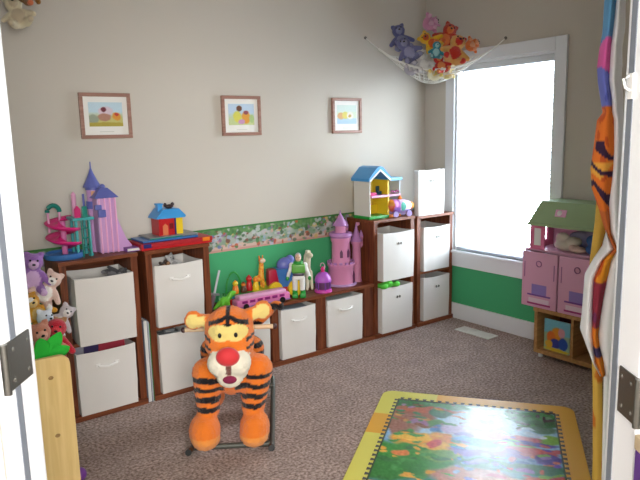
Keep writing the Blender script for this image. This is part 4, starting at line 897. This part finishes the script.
# clutter on its counter
def clutter(lb, loc, blobs, c, nm, cat):
    o = soft(nm, blobs, mat('cl_'+nm+str(c[0]), c, 0.85), None, 0.007); o.location = loc; tag(o, lb, cat, 'things on the play house counter'); return o
clutter('cream cloth crumpled on the play house counter', (-0.18, -1.385, 0.706), [((0, 0, 0.03), (0.05, 0.08, 0.035)), ((0, -0.05, 0.06), (0.04, 0.05, 0.03)), ((0.01, 0.03, 0.07), (0.03, 0.05, 0.04))], (206, 196, 184), 'cloth', 'cloth')
clutter('lavender grey doll dress leaning behind the cream cloth', (-0.1, -1.445, 0.706), [((0, 0, 0.06), (0.04, 0.1, 0.06)), ((0, -0.08, 0.09), (0.04, 0.07, 0.05))], (158, 150, 184), 'doll_dress', 'doll dress')
clutter('blue doll dress at the right of the play house counter', (-0.2, -1.595, 0.706), [((0, 0, 0.03), (0.04, 0.07, 0.035)), ((0.02, 0.02, 0.08), (0.03, 0.06, 0.04))], (58, 96, 160), 'doll_dress', 'doll dress')
clutter('pale pink cloth on the play house counter next to the window frame', (-0.2, -1.475, 0.706), [((0, 0, 0.018), (0.04, 0.06, 0.02)), ((0, 0.03, 0.03), (0.03, 0.03, 0.02))], (216, 186, 176), 'cloth', 'cloth')

# ------------------------------------------------------------------ floor vent
vt = thing('floor_vent', 'cream metal floor vent in the carpet below the window', 'vent', (-0.178, -0.695, 0.0))
vx, vy = 0.058, 0.152
obj('frame', MB().box(-vx, vx, -vy, -vy+0.018, 0, 0.006, 0.001).box(-vx, vx, vy-0.018, vy, 0, 0.006, 0.001).box(-vx, -vx+0.018, -vy+0.018, vy-0.018, 0, 0.006, 0.001).box(vx-0.018, vx, -vy+0.018, vy-0.018, 0, 0.006, 0.001).box(-vx+0.018, vx-0.018, -0.01, 0.01, 0, 0.006), M_VENT, vt, smooth=False)
mb = MB()
for k in range(22):
    yy = -vy+0.026+k*0.0121
    if abs(yy) > 0.012: mb.box(-vx+0.018, vx-0.018, yy-0.0035, yy+0.0035, 0.001, 0.0055)
obj('grille', mb, M_VENT, vt, smooth=False)
obj('grille_backing', MB().box(-vx+0.018, vx-0.018, -vy+0.018, vy-0.018, 0.0003, 0.0012), mat('vent_shadow', (120, 112, 106), 0.7), vt, smooth=False)  # flat plate below the slats, its dark colour standing in for shade

# ------------------------------------------------------------------ foam play mat
TLm = Vector((-1.405, -1.048, 0)); ang = math.atan2(-0.80, 0.60)
MW, ML = 1.0, 1.42
mt = thing('play_mat', 'printed foam play mat with yellow border on the carpet', 'play mat', TLm, ang)
# local: +x along the far edge (left to right in view), -y towards the viewer
th_ = 0.012; bw = 0.095
random.seed(11)
def mbase(u, v):
    c = mix((150, 196, 226), (206, 226, 240), max(0, 1-abs(u-0.5)*2.2))  # printed sky, whiter across the middle with window glare put into the colour
    if v < 0.1: c = mix((30, 110, 50), c, max(0, (v-0.04)/0.06)) if u < 0.4 else mix((70, 150, 90), c, min(1, v/0.05))
    if v > 0.42: c = mix(c, (110, 150, 196), min(1, (v-0.42)*5))
    if v > 0.62: c = mix(c, (60, 120, 110), min(1, (v-0.62)*5))
    return c
ms = [(0.1, 0.2, 0.16, 0.17, (140, 80, 50)), (0.2, 0.13, 0.2, 0.045, (176, 86, 50)), (0.08, 0.33, 0.12, 0.14, (150, 100, 80)), (0.1, 0.06, 0.16, 0.05, (24, 104, 44)), (0.32, 0.05, 0.16, 0.05, (40, 124, 60)), (0.3, 0.16, 0.07, 0.05, (34, 100, 70)), (0.28, 0.3, 0.07, 0.06, (70, 130, 70)), (0.3, 0.36, 0.05, 0.06, (70, 130, 190)), (0.18, 0.3, 0.06, 0.05, (160, 120, 160)),
      (0.16, 0.72, 0.26, 0.17, (44, 140, 40)), (0.1, 0.85, 0.2, 0.1, (36, 124, 36)), (0.36, 0.66, 0.14, 0.06, (104, 160, 60)),
      (0.17, 0.50, 0.15, 0.075, (232, 160, 40)), (0.17, 0.49, 0.12, 0.05, (240, 190, 60)), (0.36, 0.47, 0.09, 0.07, (222, 140, 50)), (0.34, 0.57, 0.08, 0.05, (236, 180, 60)), (0.46, 0.56, 0.06, 0.06, (226, 170, 90)), (0.3, 0.54, 0.04, 0.05, (200, 70, 50)), (0.12, 0.68, 0.04, 0.03, (226, 130, 60)),
      (0.55, 0.84, 0.24, 0.1, (186, 130, 110)), (0.44, 0.34, 0.12, 0.07, (190, 176, 214)),
      (0.86, 0.08, 0.16, 0.06, (40, 130, 50)), (0.88, 0.17, 0.13, 0.05, (30, 104, 50)), (0.78, 0.13, 0.08, 0.03, (70, 140, 80)), (0.9, 0.24, 0.1, 0.04, (70, 120, 90)), (0.8, 0.25, 0.05, 0.015, (60, 70, 60)), (0.94, 0.35, 0.08, 0.06, (120, 170, 50)),
      (0.74, 0.37, 0.16, 0.05, (190, 90, 110)), (0.84, 0.42, 0.15, 0.03, (70, 50, 150)), (0.74, 0.46, 0.12, 0.035, (120, 170, 60)), (0.84, 0.52, 0.14, 0.05, (190, 60, 60)), (0.93, 0.57, 0.08, 0.05, (70, 50, 140)), (0.72, 0.56, 0.1, 0.04, (150, 110, 190)), (0.55, 0.46, 0.14, 0.05, (90, 150, 210)), (0.56, 0.58, 0.16, 0.04, (130, 120, 200)), (0.6, 0.69, 0.2, 0.05, (40, 120, 100)), (0.86, 0.68, 0.16, 0.05, (40, 110, 80)), (0.9, 0.8, 0.12, 0.06, (196, 90, 50)), (0.8, 0.88, 0.1, 0.05, (80, 60, 150))]
for k in range(210):
    u_, v_ = random.random(), random.random()
    if u_ < 0.42 and v_ < 0.4: pal = [(120, 70, 44), (160, 90, 54), (34, 110, 56), (60, 130, 70), (150, 120, 150), (196, 140, 70)]
    elif u_ < 0.42: pal = [(46, 140, 44), (60, 150, 60), (230, 170, 60), (36, 110, 40)]
    elif v_ < 0.25 and u_ > 0.7: pal = [(24, 96, 44), (60, 140, 60), (90, 150, 100), (60, 60, 50)]
    elif v_ < 0.35: pal = [(196, 220, 236), (170, 206, 226), (226, 236, 240), (190, 190, 220)]
    elif u_ > 0.65: pal = [(90, 60, 160), (190, 80, 90), (120, 170, 70), (150, 110, 180), (206, 110, 80), (60, 110, 170)]
    else: pal = [(90, 150, 206), (130, 130, 200), (60, 130, 120), (150, 180, 210), (100, 100, 180)]
    ms.append((u_, v_, random.uniform(0.012, 0.05), random.uniform(0.008, 0.022), random.choice(pal)))
mcell = {}
for q in ms:
    for i in range(int((q[0]-q[2]*1.2-0.06)*10), int((q[0]+q[2]*1.2+0.06)*10)+1): mcell.setdefault(i, []).append(q)
mpn = {i: painter(mbase, v_, 0.035, 11, 26) for i, v_ in mcell.items()}
mp_ = lambda u, v: mpn[min(max(int(u*10), min(mpn)), max(mpn))](u, v)
iw0, iw1, il = bw, MW-bw, ML-bw
def mpic(co):
    u = (co.x-iw0)/(iw1-iw0); v = (-co.y-bw)/(il-bw)
    if u < 0.012 or u > 0.988 or v < 0.012: return (40, 70, 44)
    return mp_(u, v*1.42)
mbm = MB().grid(lambda a, b: (iw0+a*(iw1-iw0), -bw-b*(il-bw), th_), 150, 190)
mbm.box(iw0, iw1, -il, -bw, 0.0, th_-0.0006)
obj('picture_panel', mbm, M_FOAM, mt, smooth=False, col=mpic)
def teeth_piece(name, pts, c):
    obj(name, MB().prism(pts, 0.0, th_, 'XY'), mat('foam_'+name+str(c), c, 0.45, bump=0.05, bscale=200), mt, smooth=False)
YB, OB = (214, 206, 92), (222, 164, 44)
def rc_(cx, cy, r, a0, a1): return [(cx+r*math.cos(math.radians(a0+(a1-a0)*k/6)), cy+r*math.sin(math.radians(a0+(a1-a0)*k/6))) for k in range(7)]
r = 0.06
def border(nm, pts, c): obj(nm, MB().prism(pts, 0.0, th_, 'XY'), mat('foam_yellow' if c is YB else 'foam_amber', c, 0.4, bump=0.05, bscale=200), mt, smooth=False)
AB = (206, 158, 40)
border('border_corner', rc_(r, -r, r, 180, 90)+[(0.30, 0), (0.30, -bw), (bw, -bw), (bw, -0.30), (0, -0.30)], YB)
border('border_edge', [(0.30, 0), (0.70, 0), (0.70, -bw), (0.30, -bw)], OB)
border('border_corner', [(0.70, 0)]+rc_(MW-r, -r, r, 90, 0)+[(MW, -0.36), (MW-bw, -0.36), (MW-bw, -bw), (0.70, -bw)], OB)
border('border_edge', [(0, -0.30), (bw, -0.30), (bw, -0.52), (0, -0.52)], OB)
border('border_edge', [(0, -0.52), (bw, -0.52), (bw, -1.1), (0, -1.1)], YB)
border('border_edge', [(MW-bw, -0.36), (MW, -0.36), (MW, -1.1), (MW-bw, -1.1)], OB)
border('border_corner', [(0, -1.1), (bw, -1.1), (bw, -il), (MW/2, -il), (MW/2, -ML)]+rc_(r, -ML+r, r, 270, 180), OB)
border('border_corner', [(MW-bw, -1.1), (MW, -1.1)]+rc_(MW-r, -ML+r, r, 0, -90)+[(MW/2, -ML), (MW/2, -il), (MW-bw, -il)], YB)
tm = mat('foam_teeth', (58, 56, 60), 0.6)
tb = MB()
def tooth(x, y, dx, dy):
    px, py = -dy, dx; a, b, ln_ = 0.008, 0.013, 0.019
    tb.prism([(x-px*a, y-py*a), (x+px*a, y+py*a), (x+px*b+dx*ln_, y+py*b+dy*ln_), (x-px*b+dx*ln_, y-py*b+dy*ln_)], th_-0.002, th_+0.0006, 'XY')
n = 20
for k in range(n):
    tooth(iw0+(k+0.5)*(iw1-iw0)/n, -bw, 0, 0.9)
n = 30
for k in range(n):
    yy = -bw-(k+0.5)*(il-bw)/n; tooth(iw0, yy, -0.9, 0); tooth(iw1, yy, 0.9, 0)
obj('interlocking_teeth', tb, tm, mt, smooth=False)

# ------------------------------------------------------------------ plush tiger rocker
ANG = R(-33)
tg = thing('tiger_rocker', 'orange plush tiger rocking toy with black leg stripes on metal rockers', 'rocking toy', (-2.405, -1.05, 0), ANG)
ORG = (236, 124, 40); BLK = (26, 22, 26); CRM = (238, 214, 130); WHT = (240, 232, 212)
def tiger_col(p):
    x, y, z = p.x, p.y, p.z
    n = noise.noise(p*16)*0.012; m = noise.noise(p*45)*0.004
    # legs
    if z < 0.375 and (y < 0.11 or y > 0.33):
        k = (z+n-(0.012 if (x-0.02) > 0 else 0.0))
        if z > 0.19 and (x < -0.005 or x > 0.045):
            for c0 in (0.212, 0.258, 0.306, 0.352):
                if abs(k-c0) < 0.0125: return BLK
        if z < 0.14 and y < -0.06 and z < 0.10: return mix(ORG, (240, 170, 90), 0.55)
        return ORG
    # head
    hx, hy_, hz = x-0.04, y+0.13, z-0.585
    if y < 0.02 and z > 0.36:
        if z < 0.555 and y < -0.16:
            # muzzle and cheeks
            if abs(hx) < 0.012 and z < 0.50 and z > 0.455: return (120, 70, 60)
            if Vector((hx/0.1, (z-0.482)/0.092, 0)).length < 1: return WHT
        # brow patches round the eyes
        for s in (-1, 1):
            if Vector(((hx-s*0.034)/0.052, (z-0.628)/0.034, 0)).length < 1 and y < -0.1: return CRM
        # forehead stripes
        for c0 in (0.664, 0.694):
            if y < -0.02 and abs(z-c0+abs(hx)*0.42+n*0.5) < 0.009 and abs(hx) < 0.085: return BLK
        if y < -0.02 and abs(hx) < 0.01 and z > 0.67: return BLK
        # cheek stripes
        if abs(hx) > 0.075 and y < 0.0 and z < 0.62:
            for c0 in (0.565, 0.60):
                if abs(z-c0-(abs(hx)-0.1)*0.4) < 0.007: return BLK
        # inner ears
        if abs(hx) > 0.105 and z > 0.62 and y < -0.115: return CRM
        return ORG
    if y > 0.08 and z > 0.3:
        if abs(((y*7.5+n*8) % 1)-0.5) < 0.16 and z > 0.33+0.04*noise.noise((x*9, y*3, 0)): return BLK
    return ORG
blobs = [
    ((0.03, 0.06, 0.37), (0.145, 0.11, 0.11)), ((0.03, 0.05, 0.36), (0.0, 0.43, 0.36), 0.112, 0.108), ((0.0, 0.43, 0.35), (0.118, 0.1, 0.11)),
    ((-0.085, 0.01, 0.37), (-0.087, -0.005, 0.2), 0.072, 0.056), ((0.15, 0.01, 0.38), (0.122, -0.005, 0.2), 0.072, 0.056),
    ((-0.105, -0.03, 0.105), (0.074, 0.095, 0.085)), ((0.127, -0.03, 0.11), (0.072, 0.095, 0.085)),
    ((-0.1, -0.055, 0.085), (0.07, 0.075, 0.06)), ((0.124, -0.055, 0.09), (0.07, 0.075, 0.06)),
    ((-0.10, 0.44, 0.33), (-0.11, 0.42, 0.18), 0.072, 0.055), ((0.10, 0.44, 0.33), (0.10, 0.42, 0.18), 0.072, 0.055),
    ((-0.11, 0.39, 0.1), (0.065, 0.09, 0.07)), ((0.10, 0.39, 0.1), (0.065, 0.09, 0.07)),
    ((0.035, 0.02, 0.42), (0.04, -0.06, 0.53), 0.1, 0.09),
    ((0.04, -0.12, 0.605), (0.112, 0.105, 0.118)), ((0.04, -0.15, 0.56), (0.11, 0.09, 0.08)),
    ((0.003, -0.215, 0.498), (0.058, 0.06, 0.058)), ((0.077, -0.215, 0.498), (0.058, 0.06, 0.058)), ((0.04, -0.2, 0.435), (0.06, 0.055, 0.055)), ((0.04, -0.16, 0.47), (0.088, 0.07, 0.085)),
    ((-0.055, -0.1, 0.655), (-0.118, -0.1, 0.655), 0.03, 0.03), ((-0.117, -0.1, 0.658), (0.042, 0.024, 0.045)),
    ((0.13, -0.1, 0.675), (0.185, -0.1, 0.69), 0.03, 0.03), ((0.188, -0.1, 0.692), (0.042, 0.024, 0.045))]
soft('body', blobs, M_FUR, tg, 0.0062, tiger_col, 5, 0.0035)
obj('nose', MB().ell((0.04, -0.268, 0.543), (0.05, 0.03, 0.041), 22), mat('red_velour', (206, 44, 50), 0.7, sheen=0.3), tg)
obj('mouth', MB().ell((0.042, -0.251, 0.435), (0.03, 0.012, 0.018), 16), mat('plum_felt', (126, 30, 66), 0.9), tg)
for s in (-1, 1):
    obj('eye', MB().ell((0.04+s*0.034, -0.222, 0.622), (0.008, 0.007, 0.011), 12), M_BLACK, tg)
tp = [(0.0, 0.50, 0.38), (0.06, 0.57, 0.39), (0.14, 0.6, 0.43), (0.195, 0.59, 0.48), (0.235, 0.57, 0.53), (0.28, 0.55, 0.515)]
def cat_(pts, n=6):
    out = []
    P = [Vector(p) for p in pts]; P = [P[0]]+P+[P[-1]]
    for i in range(1, len(P)-2):
        for k in range(n):
            t = k/n; a, b, c, d = P[i-1:i+3]
            out.append(0.5*((2*b)+(c-a)*t+(2*a-5*b+4*c-d)*t*t+(3*b-a-3*c+d)*t**3))
    return out+[P[-1]]
tt = MB().tube(cat_(tp, 12), lambda t: 0.023*(1 if t < 0.93 else (1-t)/0.07*0.8+0.2), 14)
obj('tail', tt, M_FUR, tg, col=lambda p: BLK if (p.length*14) % 1 < 0.36 or p.x > 0.268 else ORG)
hd = obj('handle_bar', MB().rod((-0.175, 0.0, 0.585), (0.235, 0.0, 0.585), 0.011, n=14), wood('handle_wood', (206, 176, 140), (222, 196, 160), 'X'), tg)
for xx in (-0.18, 0.236): obj('end_cap', MB().ell((xx, 0.0, 0.585), (0.012, 0.014, 0.014), 12), plast('dark_brown_cap', (60, 36, 40)), hd)
M_RAIL = mat('grey_green_metal', (82, 84, 78), 0.45, 0.3)
fr = MB()
for s, xx in ((-1, -0.163), (1, 0.205)):
    pts = []
    for k in range(17):
        t = k/16; yy = -0.15+0.82*t
        pts.append((xx, yy, 0.014+0.055*(2*t-1)**4))
    obj('rocker_rail', MB().tube(pts, 0.0125, 10), M_RAIL, tg)
for yy, zz in ((-0.05, 0.032), (0.60, 0.05)): obj('cross_bar', MB().rod((-0.163, yy, zz), (0.205, yy, zz), 0.013, n=12), M_RAIL, tg)
for xx in (-0.163, 0.205):
    obj('end_cap', MB().rod((xx, -0.175, 0.074), (xx, -0.145, 0.066), 0.0145, n=12), M_BLACK, tg)

# ------------------------------------------------------------------ printed curtain by the right door
a_ = R(28.6)
CM = Matrix(((math.sin(a_), math.cos(a_), 0, -2.1138), (-math.cos(a_), math.sin(a_), 0, -2.6805), (0, 0, 1, 0), (0, 0, 0, 1)))  # x to the right, y away
tabl = [(2.45, -0.014, -0.014, 0.004, 0.018), (1.95, -0.018, -0.018, 0.002, 0.014), (1.765, -0.0220, -0.0220, -0.0014, 0.0121), (1.693, -0.0231, -0.0231, -0.0047, 0.0135), (1.657, -0.0283, -0.0283, -0.0075, 0.0085), (1.608, -0.0330, -0.0330, -0.0074, 0.0110), (1.571, -0.0289, -0.0289, -0.0079, 0.0106), (1.521, -0.0195, -0.0195, 0.0015, 0.0177), (1.491, -0.0134, -0.0134, 0.0030, 0.0192), (1.471, -0.0266, -0.0266, 0.0086, 0.0248), (1.394, -0.0326, -0.0326, 0.0124, 0.0287), (1.343, -0.0375, -0.0375, 0.0126, 0.0290), (1.290, -0.0327, -0.0327, 0.0104, 0.0293), (1.251, -0.0188, -0.0188, 0.0076, 0.0312), (1.172, 0.0042, 0.0066, 0.0162, 0.0376), (1.132, -0.0035, 0.0254, 0.0349, 0.0396), (1.099, -0.0215, -0.0020, 0.0198, 0.0389), (1.049, -0.0441, -0.0193, 0.0125, 0.0413), (0.993, -0.0454, -0.0205, 0.0054, 0.0417), (0.937, -0.0468, -0.0192, 0.0006, 0.0396), (0.889, -0.0498, -0.0171, -0.0021, 0.0396), (0.853, -0.0356, -0.0129, 0.0045, 0.0390), (0.811, -0.0160, -0.0060, 0.0164, 0.0386), (0.775, 0.0083, 0.0107, 0.0207, 0.0355)]
def interp(tb_, z, k):
    if z >= tb_[0][0]: return tb_[0][k]
    for p, q in zip(tb_, tb_[1:]):
        if p[0] >= z >= q[0]:
            t = (p[0]-z)/(p[0]-q[0]); return p[k]+(q[k]-p[k])*t
    return tb_[-1][k]
cu = thing('curtain', 'printed curtain with white lining and orange stripes gathered by the right door', 'curtain', (0, 0, 0)); cu.matrix_world = CM
zT, zB = 2.44, 0.777
def cc_(co):
    z = co.z; n = noise.noise((co.x*25, co.y*8, z*9)); m = noise.noise((co.x*60, co.y*20, z*26+4))
    if z > 1.70: return (96, 156, 200) if n > -0.3 else (120, 176, 206)
    if z > 1.60+0.02*n: return (222, 100, 170) if z < 1.675+0.03*n else (96, 150, 200)
    if z > 1.505: return (110, 120, 206) if m > -0.25 else (86, 96, 186)
    if z > 1.235:
        if z < 1.42 and abs(math.sin(z*46+co.x*55+n*2.2)) > 0.9: return (60, 38, 66)
        if 1.30 < z < 1.36 and n > 0.1: return (236, 170, 70)
        if m > 0.25: return (206, 90, 40)
        return (232, 122, 46)
    if z > 1.12: return (206, 110, 56)
    if z > 1.04: return (232, 150, 40) if m > -0.1 else (206, 90, 40)
    if z > 0.915: return (150, 52, 70) if m > -0.2 else (120, 50, 90)
    if 0.83 < z < 0.855: return (70, 56, 100)
    return (232, 130, 40)
def print_s(u, v):
    z = zT+(zB-zT)*v; x1, x2 = interp(tabl, z, 2), interp(tabl, z, 3)
    rip = 0.006*math.sin(z*17)
    if u < 0.45:
        t = u/0.45; return Vector((x1+0.004+0.02*(1-t)+0.012*math.sin((1-t)*14+z*2), 0.02+0.36*(1-t), z))
    t = (u-0.45)/0.55; return Vector((x1+(x2-x1)*t, 0.02-0.022*math.sin(PI*t)+rip*0.5, z))
obj('printed_panel', MB().grid(print_s, 48, 300), M_CLOTHPRINT, cu, solid=0.0012, col=cc_)
M_LIN = mat('white_curtain_lining', (242, 243, 247), 0.9, bump=0.1, bscale=90)
def lin_s(u, v):
    z = zT+(zB-zT)*v; x2, x3 = interp(tabl, z, 3), interp(tabl, z, 4)
    if u < 0.45:
        t = u/0.45; return Vector((x2+(x3-x2)*t, 0.02-0.012*math.sin(PI*t), z))
    t = (u-0.45)/0.55; return Vector((x3+0.012*math.sin(t*13+z)-0.005*t, 0.02+0.36*t, z))
obj('lining', MB().grid(lin_s, 36, 100), M_LIN, cu, solid=0.0012)
def flap_s(u, v):
    z = 1.176+(zB-1.176)*v; x0, x1 = interp(tabl, z, 1), interp(tabl, z, 2)
    return Vector((x0+(x1-x0)*u, 0.015-0.016*math.sin(PI*min(1, u))+0.05*(1-u)**3, z))
obj('lining_flap', MB().grid(flap_s, 10, 70), M_LIN, cu, solid=0.0012)
gold = [(1.30, -0.012, 0.0098), (1.264, -0.0242, -0.0002), (1.183, -0.0254, 0.0036), (1.060, -0.0347, -0.0052), (0.879, -0.0217, 0.0082), (0.707, -0.0089, 0.0162), (0.468, 0.0018, 0.0299), (0.02, 0.01, 0.04)]
def gold_s(u, v):
    z = 1.30+(0.02-1.30)*v; x0, x1 = interp(gold, z, 1), interp(gold, z, 2)
    if u < 0.5:
        t = u/0.5; return Vector((x0+0.02*(1-t)+0.01*math.sin((1-t)*12), 0.10+0.3*(1-t), z))
    t = (u-0.5)/0.5; return Vector((x0+(x1-x0)*t, 0.10-0.01*math.sin(PI*t), z))
obj('golden_panel', MB().grid(gold_s, 24, 110), M_CLOTHPRINT, cu, solid=0.0012, col=lambda co: (206, 122, 44) if noise.noise((co.x*40, co.y*10, co.z*14)) > 0.22 else (196, 160, 70) if co.z > 0.85 else (222, 184, 84))
def low_s(u, v):
    z = 0.83+(0.02-0.83)*v; x0 = 0.016+0.012*min(1, v*2); x1 = 0.036
    if u < 0.45:
        t = u/0.45; return Vector((x0+(x1-x0)*t, 0.03-0.006*math.sin(PI*t), z))
    t = (u-0.45)/0.55; return Vector((x1+0.01*math.sin(t*12), 0.03+0.33*t, z))
obj('lower_lining', MB().grid(low_s, 24, 40), M_LIN, cu, solid=0.0012)
rd = thing('curtain_track', 'white curtain track fixed to the ceiling by the right door', 'curtain track'); rd.matrix_world = CM
obj('rail', MB().box(-0.02, 0.05, -0.02, 0.45, 2.45, 2.475), P_WHITE, rd, smooth=False)
for yy in (0.0, 0.4): obj('bracket', MB().box(0.0, 0.03, yy, yy+0.03, 2.475, H-0.0005), P_WHITE, rd, smooth=False)

# purple cloth bag beside the right door hinge, hanging from the door leaf
pb = thing('cloth_bag', 'purple cloth bag with tan top band hanging below the right door hinge', 'bag'); pb.matrix_world = DM
bx0 = HW+0.004
obj('body', MB().box(bx0-0.012, bx0+0.004, -0.32, -0.122, 0.55, 0.885, 0.004), mat('purple_cloth', (92, 52, 130), 0.9, bump=0.2, bscale=120), pb)
obj('top_band', MB().box(bx0-0.013, bx0+0.004, -0.322, -0.12, 0.885, 0.912, 0.003), mat('tan_cloth', (190, 170, 140), 0.9), pb)

# ------------------------------------------------------------------ light
w = bpy.data.worlds.new('World'); scn.world = w; w.use_nodes = True
nt = w.node_tree; bg = nt.nodes['Background']
bg.inputs[0].default_value = (0.86, 0.93, 1.0, 1); bg.inputs[1].default_value = 10.0
def area(name, loc, size, sy, energy, direction, color=(1, 1, 1), portal=False):
    l = bpy.data.lights.new(name, 'AREA'); l.shape = 'RECTANGLE'; l.size = size; l.size_y = sy; l.energy = energy; l.color = color
    if portal: l.cycles.is_portal = True
    o = bpy.data.objects.new(name, l); link(o); o.location = loc
    o.rotation_euler = Vector(direction).to_track_quat('-Z', 'Y').to_euler(); return o
area('window_daylight_portal', (0.17, (y0+y1)/2, (z0+z1)/2), 1.4, 0.84, 1, (-1, 0, 0), portal=True).rotation_euler = Euler((0, R(90), 0))
p_ = DM @ Vector((0.4, -2.3, 1.75))
area('hall_fill_lamp', p_, 1.5, 1.2, 64, (W.x, W.y, -0.12), (1.0, 0.98, 0.95))  # soft fill lamp added in the unseen hall, standing in for daylight

# ------------------------------------------------------------------ camera
cam = bpy.data.cameras.new('camera'); co = bpy.data.objects.new('camera', cam); link(co)
cam.sensor_width = 36; cam.lens = 626.1*36/640; cam.clip_start = 0.05
Rm = Matrix(((0.79956852, 0.11758361, -0.58895185), (-0.60013173, 0.11876291, -0.79103557), (-0.02306718, 0.98593583, 0.16552474)))
co.matrix_world = Matrix.Translation((-3.69416605, -3.54217125, 1.45)) @ Rm.to_4x4()
scn.camera = co
vs = scn.view_settings; scn.display_settings.display_device = 'sRGB'
vs.view_transform = 'Standard'; vs.look = 'None'; vs.gamma = 1; vs.exposure = 1.3; vs.use_curve_mapping = False
